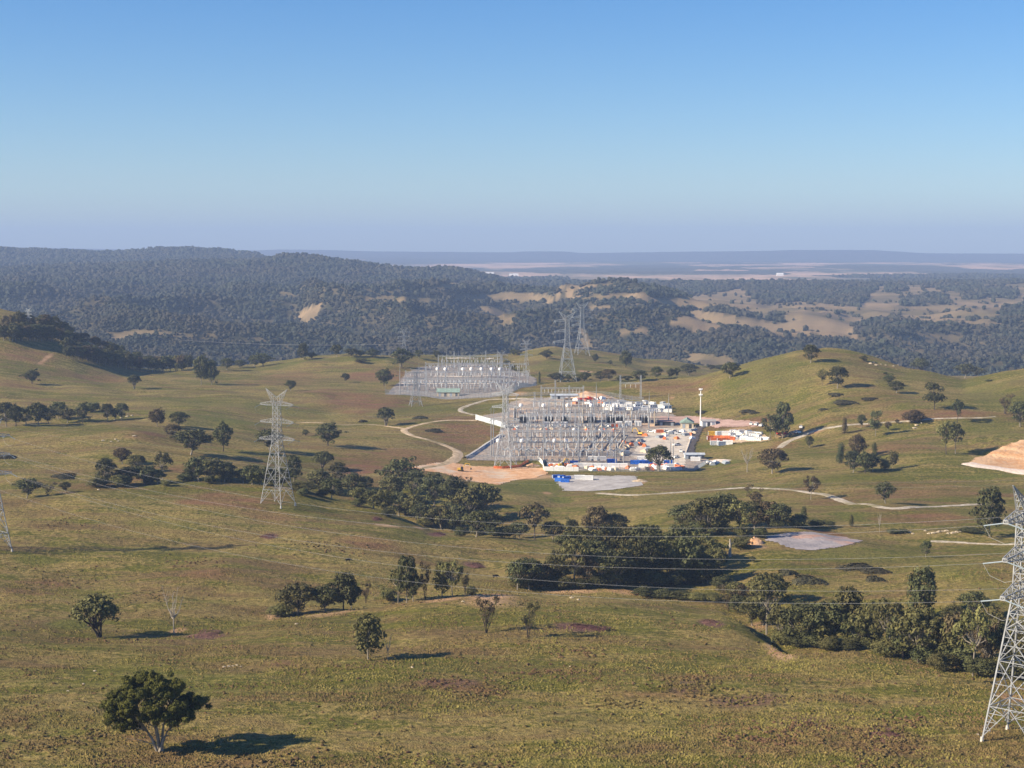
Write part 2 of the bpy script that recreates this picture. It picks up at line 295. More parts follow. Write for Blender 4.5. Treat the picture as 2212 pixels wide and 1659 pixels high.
# ------------------------------------------------------------------ where the far woods stand
OPEN = [[(425, 735), (435, 715), (462, 713), (465, 735)], [(210, 722), (300, 712), (420, 722), (420, 728), (300, 726), (235, 732)], [(598, 640), (605, 628), (640, 636), (642, 646)],
        [(640, 688), (652, 667), (697, 652), (690, 672), (668, 700)], [(770, 642), (860, 638), (940, 638), (940, 652), (870, 655), (800, 652)], [(935, 622), (950, 610), (1003, 612), (990, 628)], [(985, 648), (1000, 634), (1106, 634), (1110, 650), (1030, 650)],
        [(1028, 662), (1060, 660), (1106, 684), (1100, 700), (1070, 690)], [(1100, 632), (1190, 636), (1200, 654), (1106, 652)], [(1143, 613), (1256, 615), (1250, 627), (1150, 626)], [(1193, 634), (1393, 632), (1393, 646), (1200, 648)], [(1266, 660), (1323, 657), (1320, 668), (1275, 672)],
        [(1370, 646), (1480, 640), (1560, 632), (1605, 622), (1640, 655), (1640, 680), (1560, 664), (1420, 662)], [(1594, 658), (1659, 655), (1730, 650), (1860, 662), (1900, 690), (1820, 705), (1700, 705), (1660, 695)], [(1493, 718), (1500, 700), (1530, 693), (1556, 698), (1550, 716)], [(1476, 783), (1490, 762), (1560, 766), (1590, 785), (1560, 800)],
        [(1249, 760), (1254, 712), (1272, 712), (1280, 755)], [(1850, 680), (1870, 640), (1900, 612), (2212, 604), (2300, 604), (2300, 690), (2212, 695), (2100, 690), (1950, 690)], [(1640, 700), (1700, 700), (1850, 705), (1850, 735), (1760, 722), (1660, 720)], [(1950, 690), (2140, 692), (2212, 712), (2100, 706)], [(1330, 718), (1400, 712), (1410, 720), (1350, 726)]]
OPEN += [[(1440, 700), (1500, 668), (1660, 696), (1650, 712), (1560, 705), (1520, 722)], [(1930, 730), (2010, 715), (2090, 728), (2060, 742), (1960, 745)], [(1100, 612), (1180, 610), (1330, 616), (1330, 622), (1150, 622)]]
WOOD = [[(2010, 613), (2060, 615), (2195, 630), (2195, 645), (2120, 640), (2030, 625)], [(2075, 637), (2120, 635), (2122, 647), (2078, 647)], [(1940, 662), (1960, 645), (2050, 640), (2050, 658)], [(2160, 690), (2170, 665), (2300, 655), (2300, 700)], [(1910, 622), (1950, 620), (1955, 630), (1915, 630)], [(1655, 693), (1670, 672), (1700, 678), (1700, 695)],
        [(1890, 606), (2212, 600), (2212, 606), (1900, 612)]]
def wood_density(X, Y, Z):
    px, py = topix(X, Y, Z)
    jx = fbm(X / 60, Y / 60, 81, 3) * 26; jy = fbm(X / 60 + 50, Y / 60, 82, 3) * 9
    qx, qy = px + jx, py + jy
    d = np.where(Y > 2350, .95, 0.0)
    d = np.where((qx > 1550) & (qy > 690) & (Y < 5200), .62 + .6 * fbm(X / 90, Y / 90, 88, 3), d)
    d = np.where((qx > 1100) & (Y > 6600), .0, d)
    op = np.clip(-.27 + 1.9 * fbm(X / 60, Y / 110, 97, 3), .008, .8)
    for p in OPEN: d = np.where(inpoly(qx, qy, p), op, d)
    for p in WOOD: d = np.where(inpoly(qx, qy, p), .95, d)
    # wood lots on the plain: stretched bands
    band = np.where(Y > 8600, fbm(X / 1100, Y / 2400, 91, 5), fbm(X / 700, Y / 700, 92, 4))
    d = np.where((Y > 7200) & ((px > 560) | (Y > 9000)), np.where(band > .03, .9, .0), d)
    d = np.where((Y > 6300) & (Y <= 7200) & (px > 1106), .5, d)
    d = np.where(Y > 17500, .95, d)
    return d
dens = np.zeros((ND, NA)); rI = GY > 2350
dens[rI] = wood_density(GX[rI], GY[rI], TZ[rI])
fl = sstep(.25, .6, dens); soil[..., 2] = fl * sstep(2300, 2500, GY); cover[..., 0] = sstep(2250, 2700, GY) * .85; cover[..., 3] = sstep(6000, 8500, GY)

tv = np.stack([GX, GY, TZ + CAMZ], -1).reshape(-1, 3)
ii, jj = np.meshgrid(np.arange(ND - 1), np.arange(NA - 1), indexing='ij'); b_ = (ii * NA + jj).ravel()
me = mesh_np('terrain', tv, np.stack([b_, b_ + 1, b_ + NA + 1, b_ + NA], 1), True)
for nm, ar in (('soil', soil), ('cover', cover)):
    at = me.color_attributes.new(nm, 'FLOAT_COLOR', 'POINT'); at.data.foreach_set('color', ar.reshape(-1))
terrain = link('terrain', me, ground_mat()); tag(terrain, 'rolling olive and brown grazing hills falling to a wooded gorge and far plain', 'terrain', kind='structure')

# ------------------------------------------------------------------ far woods: crowns merged into one mass
def foliage_mat(name, dark, lite, trans=.0):
    k = N(name); oi = k.n('ObjectInfo'); p = k.pos()
    f = k.noise(p, .35, 3, .6, .35, .65); c = k.mix(f, dark, lite)
    g = k.noise(p, .9, 2, .5, .35, .65)
    c = k.mix(k.math('MULTIPLY', g, .25), c, tuple(x * 1.5 for x in lite))
    hs = k.n('HueSaturation'); k.l(c, hs.inputs['Color']); r = k.n('MapRange'); k.l(oi.outputs['Random'], r.inputs[0]); r.inputs[3].default_value = .72; r.inputs[4].default_value = 1.3; k.l(r.outputs[0], hs.inputs['Value'])
    r2 = k.n('MapRange'); k.l(oi.outputs['Random'], r2.inputs[0]); r2.inputs[3].default_value = .485; r2.inputs[4].default_value = .51; k.l(r2.outputs[0], hs.inputs['Hue'])
    return k.out(hs.outputs[0], .75)
def wood_mat():
    k = N('far_foliage'); p = k.pos(); f = k.noise(p, .11, 2, .5, .35, .65); g = k.noise(p, .006, 3, .6, .4, .6)
    c = k.mix(f, (.015, .021, .015), (.054, .060, .040)); c = k.mix(k.math('MULTIPLY', g, .55), c, k.mix(f, (.032, .026, .020), (.080, .062, .044)))
    return k.out(c, .9)
ico_v = []; t_ = (1 + 5 ** .5) / 2
for a, b in ((-1, t_), (1, t_), (-1, -t_), (1, -t_)): ico_v += [(a, b, 0)]
for a, b in ((-1, t_), (1, t_), (-1, -t_), (1, -t_)): ico_v += [(0, a, b)]
for a, b in ((-1, t_), (1, t_), (-1, -t_), (1, -t_)): ico_v += [(b, 0, a)]
ico_v = np.array(ico_v, float); ico_v /= np.linalg.norm(ico_v[0])
ico_f = np.array([(0,11,5),(0,5,1),(0,1,7),(0,7,10),(0,10,11),(1,5,9),(5,11,4),(11,10,2),(10,7,6),(7,1,8),(3,9,4),(3,4,2),(3,2,6),(3,6,8),(3,8,9),(4,9,5),(2,4,11),(6,2,10),(8,6,7),(9,8,1)])
def scatter_wood():
    per = 1 / (0.0016 ** 2)                      # crowns keep a natural spread of sizes; far ones stand for clumps
    xs, ys = [], []
    n = int(0.74 * per * math.log(9500 / 2350))
    ys = 2350 * np.exp(rng.random(n) * math.log(9500 / 2350)); xs = (rng.random(n) * .74 - .37) * ys
    zs = ground(xs, ys); d = wood_density(xs, ys, zs)
    thin = .80 + 1.9 * fbm(xs / 170, ys / 150, 96, 4); keep = rng.random(n) < d * np.clip(thin, .12, 1)
    r = (np.log(ys) - LD0) / (LD1 - LD0) * (ND - 1); i = r.astype(int); j = ((xs / ys - A[0]) / (A[1] - A[0])).astype(int)
    keep &= (zs + 16) > MAXS[i, j] * ys - 6
    xs, ys, zs = xs[keep], ys[keep], zs[keep]; m = len(xs)
    s = ys * .00092 * (.55 + 1.0 * rng.random(m) ** 1.5); s = np.clip(s, 2.2, 9) * (.8 + .9 * (fbm(xs / 260, ys / 260, 95, 2) + .5))
    h = s * (.75 + .4 * rng.random(m))
    V = ico_v[None] * (1 + (rng.random((m, 12, 1)) - .5) * .75)
    ang = rng.random(m) * 6.283; ca, sa = np.cos(ang)[:, None], np.sin(ang)[:, None]
    X = V[..., 0] * ca - V[..., 1] * sa; Y = V[..., 0] * sa + V[..., 1] * ca; Zz = V[..., 2]
    out = np.stack([X * s[:, None] + xs[:, None], Y * s[:, None] + ys[:, None], Zz * h[:, None] + (zs + h * .75)[:, None] + CAMZ], -1)
    f = ico_f[None] + (np.arange(m) * 12)[:, None, None]
    return out.reshape(-1, 3), f.reshape(-1, 3), m
V_, F_, nw = scatter_wood(); print('far crowns', nw)
o = link('far_forest', mesh_np('far_forest', V_, F_), wood_mat()); tag(o, 'hazy eucalypt forest covering the gorge sides and distant ridges', 'forest', kind='stuff')
# ------------------------------------------------------------------ mesh helpers for made things
ZA = Vector((0, 0, 1))
class MB:
    """collects shapes and builds them as ONE mesh object"""
    def __init__(s): s.v = []; s.f = []
    def add(s, v, f):
        o = len(s.v); s.v += [tuple(p) for p in v]; s.f += [tuple(i + o for i in q) for q in f]; return s
    def box(s, x0, x1, y0, y1, z0, z1, tx=0, ty=0):
        v = [(x0, y0, z0), (x1, y0, z0), (x1, y1, z0), (x0, y1, z0), (x0 + tx, y0 + ty, z1), (x1 - tx, y0 + ty, z1), (x1 - tx, y1 - ty, z1), (x0 + tx, y1 - ty, z1)]
        return s.add(v, [(3, 2, 1, 0), (4, 5, 6, 7), (0, 1, 5, 4), (1, 2, 6, 5), (2, 3, 7, 6), (3, 0, 4, 7)])
    def bar(s, p, q, r, n=4, r2=None):
        p, q = Vector(p), Vector(q); d = (q - p)
        if d.length < 1e-6: return s
        d.normalize(); u = d.cross(ZA if abs(d.z) < .95 else Vector((1, 0, 0))).normalized(); w = d.cross(u); r2 = r if r2 is None else r2; v = []
        for c, rr in ((p, r), (q, r2)):
            for k in range(n):
                a = 2 * math.pi * (k + .5) / n; v.append(c + u * (rr * math.cos(a)) + w * (rr * math.sin(a)))
        f = [(k, (k + 1) % n, n + (k + 1) % n, n + k) for k in range(n)] + [tuple(range(n - 1, -1, -1)), tuple(range(n, 2 * n))]
        return s.add(v, f)
    def tube(s, pts, r, n=5):
        rs = r if isinstance(r, (list, tuple)) else [r] * len(pts); pts = [Vector(p) for p in pts]; o = len(s.v)
        for i, c in enumerate(pts):
            d = (pts[min(i + 1, len(pts) - 1)] - pts[max(i - 1, 0)]).normalized(); u = d.cross(ZA if abs(d.z) < .9 else Vector((1, 0, 0))).normalized(); w = d.cross(u)
            for k in range(n):
                a = 2 * math.pi * k / n; s.v.append(tuple(c + u * (rs[i] * math.cos(a)) + w * (rs[i] * math.sin(a))))
        for i in range(len(pts) - 1):
            for k in range(n):
                a, b = o + i * n + k, o + i * n + (k + 1) % n; s.f.append((a, b, b + n, a + n))
        s.f.append(tuple(o + k for k in range(n - 1, -1, -1))); s.f.append(tuple(o + (len(pts) - 1) * n + k for k in range(n)))
        return s
    def lathe(s, prof, x=0, y=0, n=10):
        o = len(s.v)
        for r, z in prof:
            for k in range(n): a = 2 * math.pi * k / n; s.v.append((x + r * math.cos(a), y + r * math.sin(a), z))
        for i in range(len(prof) - 1):
            for k in range(n):
                a, b = o + i * n + k, o + i * n + (k + 1) % n; s.f.append((a, b, b + n, a + n))
        s.f.append(tuple(o + (len(prof) - 1) * n + k for k in range(n))); return s
    def mesh(s, name): me = bpy.data.meshes.new(name); me.from_pydata(s.v, [], s.f); me.update(); return me
    def build(s, name, mat, parent=None, smooth=False):
        me = s.mesh(name)
        if smooth: me.polygons.foreach_set('use_smooth', [True] * len(me.polygons))
        return link(name, me, mat, parent)
def thing(name, label, cat, loc=(0, 0, 0), rz=0, group=None, sc=1):
    o = bpy.data.objects.new(name, None); COL.objects.link(o); o.location = loc; o.rotation_euler = (0, 0, rz); o.scale = (sc, sc, sc) if isinstance(sc, (int, float)) else sc
    o.empty_display_size = .5; return tag(o, label, cat, group)
def copy_tree(o, parent=None):
    c = o.copy(); COL.objects.link(c)
    if parent is not None: c.parent = parent
    for ch in list(o.children): copy_tree(ch, c)
    return c
PROTO_USED = set()
def place(proto, px, py, label, group=None, rz=0, sc=1, dmax=2350, at=None, sink=.1):
    o = proto if proto.name not in PROTO_USED else copy_tree(proto); PROTO_USED.add(proto.name)
    x, y, z = hit(px, py, dmax) if at is None else at
    o.location = (x, y, z - sink); o.rotation_euler = (0, 0, rz); o.scale = (sc, sc, sc) if isinstance(sc, (int, float)) else sc
    o['label'] = label
    if group: o['group'] = group
    elif 'group' in o: del o['group']
    return o
ORD = ['first','second','third','fourth','fifth','sixth','seventh','eighth','ninth','tenth','eleventh','twelfth','thirteenth','fourteenth','fifteenth','sixteenth','seventeenth','eighteenth','nineteenth']
def ordinal(i, n):
    """place from the left, in words"""
    if i == 0: return 'leftmost'
    if i == n - 1: return 'rightmost'
    k = i + 1
    if k < 20: return ORD[k - 1] + ' from left'
    T = {2: 'twenty', 3: 'thirty', 4: 'forty', 5: 'fifty', 6: 'sixty', 7: 'seventy', 8: 'eighty', 9: 'ninety'}; t, u = divmod(k, 10)
    return ({2: 'twentieth', 3: 'thirtieth', 4: 'fortieth', 5: 'fiftieth', 6: 'sixtieth', 7: 'seventieth', 8: 'eightieth', 9: 'ninetieth'}[t] if u == 0 else T[t] + '-' + ORD[u - 1]) + ' from left'

# ------------------------------------------------------------------ trees
M_DARK = foliage_mat('leaf_dark', (.028, .034, .014), (.092, .094, .038))
M_OLIVE = foliage_mat('leaf_olive', (.042, .046, .016), (.135, .124, .046))
M_BROWN = foliage_mat('leaf_brown', (.046, .036, .018), (.12, .09, .046))
M_BLUE = foliage_mat('leaf_grey', (.022, .030, .014), (.062, .070, .034))
M_BARK = simple('bark_pale', (.30, .26, .21), .85, .45, 1.2)
M_BARKD = simple('bark_dark', (.085, .068, .055), .9, .4, 1.2)
M_DEAD = simple('dead_wood', (.36, .32, .27), .85, .3, 1.5)
LEAF = {'dark': M_DARK, 'olive': M_OLIVE, 'brown': M_BROWN, 'grey': M_BLUE}
def leaves(lobes, per, size, R, up=.25, shape=3):
    """leaf clusters spread over lumpy foliage pads; lobes = [(centre, radius, flatten)]"""
    V = []; 
    for c, r, fl in lobes:
        n = max(12, int(per * (r / .2) ** 2)); d = R.normal(size=(n, 3)); d[:, 2] += up; d /= np.linalg.norm(d, axis=1)[:, None]
        rad = r * (1 - .38 * R.random(n) ** 1.6); rad *= 1 + .22 * np.sin(d[:, 0] * 5 + c[0] * 40) * np.cos(d[:, 1] * 5 + c[1] * 30)
        P = np.array(c) + d * rad[:, None] * np.array([1, 1, fl]); nn = d * np.array([1, 1, 1 / fl]) + R.normal(size=(n, 3)) * .45; nn /= np.linalg.norm(nn, axis=1)[:, None]
        t = np.cross(nn, R.normal(size=(n, 3))); t /= np.linalg.norm(t, axis=1)[:, None]; b = np.cross(nn, t); s = size * (.6 + .8 * R.random(n))[:, None]
        V.append(np.stack([P + t * s, P - t * s * .5 + b * s * .8, P - t * s * .5 - b * s * .8], 1))
    V = np.concatenate(V); return V.reshape(-1, 3), np.arange(len(V) * 3).reshape(-1, 3)
def tree_parts(kind, seed, per=150, leaf=.033):
    """unit tree: height 1, crown width about 1 -> (trunk MB, leaf verts, leaf faces)"""
    R = np.random.default_rng(seed); m = MB(); lob = []; W = .5
    lean = (R.random() - .5) * .12
    if kind == 'round': h0, n, zc, rz_, rr, lo = .28, 24, .56, .40, .145, .22
    elif kind == 'umbrella': h0, n, zc, rz_, rr, lo = .28, 26, .68, .22, .145, .42
    elif kind == 'tall': h0, n, zc, rz_, rr, lo = .55, 28, .58, .38, .14, .20
    elif kind == 'sparse': h0, n, zc, rz_, rr, lo = .5, 19, .62, .32, .13, .30
    elif kind == 'vase': h0, n, zc, rz_, rr, lo = .28, 16, .66, .28, .11, .40
    elif kind == 'shrub': h0, n, zc, rz_, rr, lo = .12, 13, .42, .34, .27, .15
    elif kind == 'column': h0, n, zc, rz_, rr, lo = .5, 12, .55, .38, .22, .16
    elif kind == 'two': h0, n, zc, rz_, rr, lo = .45, 16, .62, .32, .16, .3
    else: h0, n, zc, rz_, rr, lo = .40, 14, .66, .30, 0, .35
    top = Vector((lean, (R.random() - .5) * .06, h0)); tr = .030 if kind in ('round', 'umbrella', 'shrub') else .022
    if kind == 'column': W = .5
    stems = [(Vector((0, 0, -.03)), top)]
    if kind in ('umbrella', 'vase', 'shrub'): stems = [(Vector((.02 * k, .015 * (k - 1), -.03)), Vector((top.x + .09 * (k - 1), (R.random() - .5) * .14, h0 * (.9 + .3 * R.random())))) for k in range(3)]
    for p, q in stems:
        mid = p.lerp(q, .5) + Vector(((R.random() - .5) * .04, (R.random() - .5) * .04, 0)); m.tube([p, mid, q], [tr, tr * .75, tr * .6], 6)
    for i in range(n):
        a = i * 2.39996 + R.random() * .7; f = math.sqrt((i + .5) / n)
        zz = zc + rz_ * (1 - f * f) * (.55 + .45 * R.random()) * (1 if R.random() < .72 else -.8); rad = f * (W - rr * .75)
        if kind == 'tall': zz = .26 + .66 * (i + .5) / n; rad = (W - rr * .7) * math.sin(math.pi * (.2 + .7 * (zz - .25) / .7)) * (.45 + .55 * R.random())
        if kind == 'column': zz = .14 + .76 * (i + .5) / n; rad = (W - rr * .8) * (1 - .7 * zz) * R.random()
        if kind == 'umbrella': zz = max(lo, zc + .14 - .30 * f * f + (R.random() - .5) * .12)
        if kind in ('vase', 'dead'): zz = lo + (.95 - lo) * R.random(); rad = W * (.35 + .6 * (zz - lo) / (1 - lo)) * (.5 + .5 * R.random())
        if kind == 'two': zz = (.84 if i % 3 == 0 else .45) + (R.random() - .5) * .18; rad *= .8
        zz = max(lo, min(1 - rr * .6, zz)); c = Vector((rad * math.cos(a) + lean, rad * math.sin(a), zz))
        st = stems[i % len(stems)]; b0 = st[0].lerp(st[1], .72 + .28 * R.random()); mid = b0.lerp(c, .5) + Vector((0, 0, -.04 + .03 * R.random()))
        if kind in ('vase', 'dead'): mid = b0.lerp(c, .45) + Vector((c.x * .12, c.y * .12, -.03))
        m.tube([b0, mid, c], [tr * .5, tr * .33, tr * .12], 4)
        if kind in ('vase', 'dead', 'sparse'):
            for q in range(5 if kind != 'sparse' else 2):
                s_ = mid.lerp(c, R.random()); e = s_ + Vector(((R.random() - .5) * .2, (R.random() - .5) * .2, .05 + .12 * R.random())); e.z = min(e.z, 1.0); m.tube([s_, e], [tr * .16, tr * .06], 3)
        if rr:
            r = rr * (.72 + .5 * R.random()); lob.append((tuple(c), r, .72 if kind != 'column' else 1.1))
            if kind in ('round', 'tall', 'umbrella', 'shrub') and R.random() < .6: o = R.normal(size=3) * r * .8; lob.append((tuple(np.array(c) + o * [1, 1, .5]), r * .6, .75))
    if not rr: return m, None, None
    V, Fc = leaves(lob, per if kind != 'vase' else per * 1.1, leaf if kind != 'vase' else leaf * .85, R)
    V[:, 2] = np.clip(V[:, 2], .02, None); return m, V, Fc
_TM = {}
NAMES = {'round': 'gum_tree', 'umbrella': 'spreading_gum_tree', 'tall': 'tall_gum_tree', 'sparse': 'open_gum_tree', 'vase': 'half_bare_tree', 'shrub': 'shrub', 'column': 'slender_tree', 'two': 'gum_tree', 'dead': 'dead_tree'}
def tree_data(kind, var, colr):
    k = (kind, var, colr)
    if k not in _TM:
        if (kind, var) not in _TM:
            m, V, Fc = tree_parts(kind, sum(ord(c) for c in kind) * 17 + var * 101)
            _TM[(kind, var)] = (m.mesh('trunk'), None if V is None else mesh_np('crown', V, Fc))
        t, c = _TM[(kind, var)]; t = t.copy(); t.materials.append(M_DEAD if kind == 'dead' else (M_BARKD if kind in ('shrub', 'vase', 'column') or var == 1 else M_BARK))
        if c is not None: c = c.copy(); c.materials.append(LEAF[colr])
        _TM[k] = (t, c)
    return _TM[k]
def tree(x, y, h, w, kind, colr, label, group, dmax=2350, at=None, var=None, rz=None):
    X, Y, Z = hit(x, y, dmax) if at is None else at
    if var is None: var = int(abs(x * 7.3 + y * 3.1)) % 3
    t, c = tree_data(kind, var, colr)
    cat = 'shrub' if kind == 'shrub' else 'tree'
    o = thing(NAMES[kind], label, cat, (X, Y, Z - .15), random.random() * 6.28 if rz is None else rz, group, (w * Y / F * 1.04, w * Y / F * 1.04, h * Y / F * 1.06))
    link('trunk', t, None, o)
    if c is not None: link('crown', c, None, o)
    return o
KP = {'round': 'dense rounded gum', 'umbrella': 'wide umbrella gum', 'tall': 'tall layered gum', 'sparse': 'open pale-trunked gum', 'vase': 'upswept half-bare tree',
      'shrub': 'low bushy shrub', 'column': 'narrow slender tree', 'two': 'gum with two-tier crown', 'dead': 'leafless pale dead tree'}
CP = {'dark': 'dark', 'olive': 'olive', 'brown': 'brownish', 'grey': 'grey-green'}
K = {'r': 'round', 'u': 'umbrella', 't': 'tall', 's': 'sparse', 'v': 'vase', 'b': 'shrub', 'c': 'column', '2': 'two', 'd': 'dead'}
C_ = {'d': 'dark', 'o': 'olive', 'b': 'brown', 'g': 'grey'}
def zone(phrase, group, items, dmax=2350):
    items = sorted(items, key=lambda i: i[0]); n = len(items)
    for i, it in enumerate(items):
        x, y, h, w, kc = it[:5]; kind, colr = K[kc[0]], C_[kc[1]]; dm = it[5] if len(it) > 5 else dmax
        kp = KP[kind] if kind == 'dead' else CP[colr] + ' ' + KP[kind]
        if n == 1: lab = f'{kp} {phrase}'
        else: lab = f'{kp}, {ordinal(i, n)} {phrase}'
        tree(x, y, h, w, kind, colr, lab, group if n > 1 else None, dm)
zone('in the creek gully left of centre', 'trees in the near creek gully', [(610, 1331, 30, 60, 'bo'), (641, 1330, 74, 92, 'ro'), (704, 1322, 60, 64, 'rd'), (742, 1319, 84, 78, 'td'), (760, 1315, 60, 45, 'rd'), (790, 1303, 46, 28, 'vb'),
     (840, 1297, 30, 40, 'bo'), (860, 1303, 76, 54, 'so'), (878, 1302, 100, 58, 'td'), (893, 1300, 60, 44, 'rd'), (919, 1295, 84, 34, 'vb'), (955, 1290, 74, 48, 'to'), (978, 1290, 84, 56, 'so'), (1005, 1289, 62, 34, 'vb'), (1019, 1290, 26, 28, 'rd')])
zone('in the front of the lower creek thicket', 'trees in the thicket along the lower creek', [(1118, 1274, 64, 56, 'rd'), (1143, 1274, 70, 78, 'rd'), (1172, 1272, 60, 60, 'rb'), (1205, 1270, 84, 70, 'ro'), (1241, 1270, 108, 82, 'so'), (1268, 1268, 78, 60, 'rb'), (1294, 1267, 72, 72, 'ro'), (1331, 1267, 86, 78, 'rd'), (1360, 1262, 90, 74, 'ro'), (1394, 1263, 112, 78, 'td'), (1420, 1258, 70, 60, 'ro'), (1444, 1260, 100, 86, 'so'), (1485, 1262, 104, 92, 'td'), (1518, 1262, 66, 60, 'rd')])
zone('at the back of the lower creek thicket', 'trees in the back row of the lower creek', [(1100, 1164, 30, 40, 'rd'), (1122, 1163, 36, 50, 'rd'), (1155, 1166, 82, 76, 'sb'), (1195, 1166, 40, 58, 'rd'), (1234, 1166, 46, 40, 'rd'), (1256, 1202, 64, 88, 'ro'), (1290, 1162, 68, 70, 'tb'), (1330, 1154, 46, 64, 'rd'), (1318, 1207, 74, 80, 'rd'), (1360, 1210, 74, 80, 'ro'), (1392, 1216, 84, 90, 'rd'), (1430, 1218, 78, 80, 'ro'), (1475, 1222, 90, 84, 'rd'), (1520, 1224, 74, 74, 'ro'), (1285, 1225, 60, 70, 'rd'), (1225, 1205, 60, 60, 'rd'), (1548, 1232, 50, 56, 'ro')])
zone('on the bank below the long gravel road', 'trees on the bank below the gravel road', [(1481, 1142, 52, 80, 'rd'), (1510, 1150, 70, 76, 'rd'), (1531, 1154, 80, 88, 'ro'), (1563, 1146, 80, 90, 'td'), (1594, 1158, 80, 82, 'so'), (1631, 1146, 64, 80, 'ro'), (1631, 1102, 54, 60, 'vb'), (1660, 1142, 60, 70, 'rb'), (1684, 1141, 54, 60, 'rd'), (1726, 1137, 28, 40, 'rd'), (1736, 1122, 28, 24, 'cd'), (1764, 1138, 18, 42, 'bd'), (1793, 1137, 14, 25, 'bd'), (1600, 1185, 30, 50, 'bo')])
zone('between the creek bend and the scrub', 'trees at the creek bend', [(1392, 1287, 20, 50, 'bd'), (1432, 1291, 20, 54, 'bd'), (1470, 1294, 20, 54, 'bd'), (1508, 1298, 22, 54, 'bo'), (1545, 1300, 24, 44, 'bo'), (1574, 1315, 46, 52, 'vb'), (1615, 1310, 50, 62, 'vb'), (1640, 1330, 40, 60, 'bo'), (1590, 1300, 44, 60, 'ro'), (1560, 1280, 36, 56, 'rd'), (1625, 1352, 60, 60, 'ro'), (1648, 1352, 50, 50, 'rd'), (1600, 1322, 40, 56, 'bd'), (1530, 1262, 40, 60, 'rd'), (1660, 1310, 76, 86, 'ro'), (1626, 1215, 15, 15, 'rd')])
zone('in the wooded gully at lower right', 'trees in the wooded gully at lower right', [(1656, 1371, 122, 104, 'so'), (1690, 1390, 80, 70, 'ro'), (1734, 1397, 98, 118, 'rd'), (1764, 1398, 90, 90, 'ro'), (1790, 1397, 104, 106, 'rd'), (1830, 1396, 130, 96, 'to'), (1856, 1402, 80, 80, 'rd'), (1885, 1404, 104, 98, 'ro'), (1924, 1418, 120, 98, 'so'), (1950, 1424, 90, 80, 'rd'), (1985, 1432, 124, 108, 'ro'), (2027, 1447, 42, 46, 'bo'), (2048, 1440, 96, 84, 'ro'), (2066, 1438, 120, 88, 'rb'), (2101, 1461, 150, 92, 'so'), (2132, 1450, 110, 80, 'rb'), (2146, 1442, 130, 90, 'so'), (2178, 1455, 118, 84, 'rd'), (2204, 1460, 120, 84, 'ro'), (2232, 1470, 130, 90, 'ro')])
zone('behind the wooded gully at lower right', 'trees behind the lower right gully', [(1994, 1337, 114, 82, 'td'), (2101, 1338, 66, 68, 'rd'), (2060, 1345, 40, 60, 'ro')])
zone('in the belt between pylon and earthworks', 'trees in the belt below the earthworks', [(573, 1050, 44, 50, 'rd'), (610, 1052, 42, 50, 'rd'), (635, 1044, 60, 46, 'td'), (655, 1062, 24, 60, 'bo'), (690, 1060, 48, 60, 'ro'), (696, 1014, 40, 52, 'ud'), (731, 1052, 55, 48, 'ro'), (716, 1077, 46, 50, 'rd'), (765, 1077, 56, 60, 'rd'), (780, 1092, 40, 56, 'ro'), (790, 1062, 34, 40, 'rd'), (806, 1098, 42, 60, 'rd'), (830, 1107, 50, 60, 'ro'), (865, 1066, 76, 88, 'rd'), (895, 1075, 60, 60, 'rd'), (845, 1085, 60, 60, 'ro'), (862, 1115, 54, 60, 'rd'), (898, 1122, 56, 60, 'ro'), (915, 1133, 48, 60, 'rd'), (935, 1052, 34, 42, 'ro'), (938, 1094, 66, 70, 'rd'), (953, 1143, 52, 70, 'ro'), (980, 1104, 76, 64, 'rd'), (990, 1153, 62, 62, 'rd'), (1008, 1062, 32, 32, 'vb'), (1012, 1128, 80, 64, 'ro'), (1040, 1124, 84, 80, 'ro'), (1028, 1160, 60, 60, 'rd'), (1062, 1153, 50, 60, 'rd'), (1085, 1161, 28, 46, 'bo'), (1038, 1102, 42, 26, 'dd')])
zone('in the gully behind the left knoll', 'trees in the gully behind the left knoll', [(58, 1076, 46, 60, 'rd'), (103, 1069, 26, 42, 'vb'), (140, 1063, 24, 26, 'rd'), (208, 1052, 22, 45, 'bo'), (228, 1048, 60, 48, 'rd'), (262, 1050, 28, 52, 'bo'), (265, 1003, 38, 38, 'rb'), (275, 1046, 40, 60, 'rd'), (295, 1020, 38, 42, 'ro'), (312, 1046, 42, 60, 'rd'), (340, 1046, 30, 40, 'rd'), (352, 1040, 64, 46, 'so'), (412, 982, 58, 88, 'rd'), (395, 1040, 20, 30, 'bd'), (430, 1040, 56, 60, 'rd'), (455, 1039, 50, 72, 'ro'), (485, 1040, 44, 52, 'rd'), (525, 1044, 34, 46, 'rd'), (545, 1047, 44, 46, 'rd'), (560, 1048, 30, 40, 'ro')])
zone('in the paddock left of the gravel track', 'trees in the left middle paddock', [(340, 921, 38, 42, 'tb'), (386, 921, 32, 46, 'rd'), (372, 946, 30, 40, 'rb'), (482, 975, 62, 47, 'rd'), (583, 973, 48, 56, 'rd'), (660, 942, 15, 17, 'rd'), (709, 963, 50, 62, 'rd'), (832, 920, 41, 43, 'ud')])
zone('in the tree row on the far left slope', 'trees in the row on the left slope', [(14, 922, 54, 45, 'rd'), (34, 921, 46, 40, 'rd'), (56, 919, 40, 44, 'ro'), (84, 919, 52, 46, 'rd'), (104, 916, 36, 44, 'rd'), (126, 906, 38, 42, 'rd'), (145, 914, 34, 38, 'ro'), (178, 913, 42, 32, 'rd'), (197, 890, 22, 40, 'bd'), (232, 909, 38, 30, 'rd'), (262, 908, 38, 32, 'rd'), (249, 908, 28, 22, 'rd')])
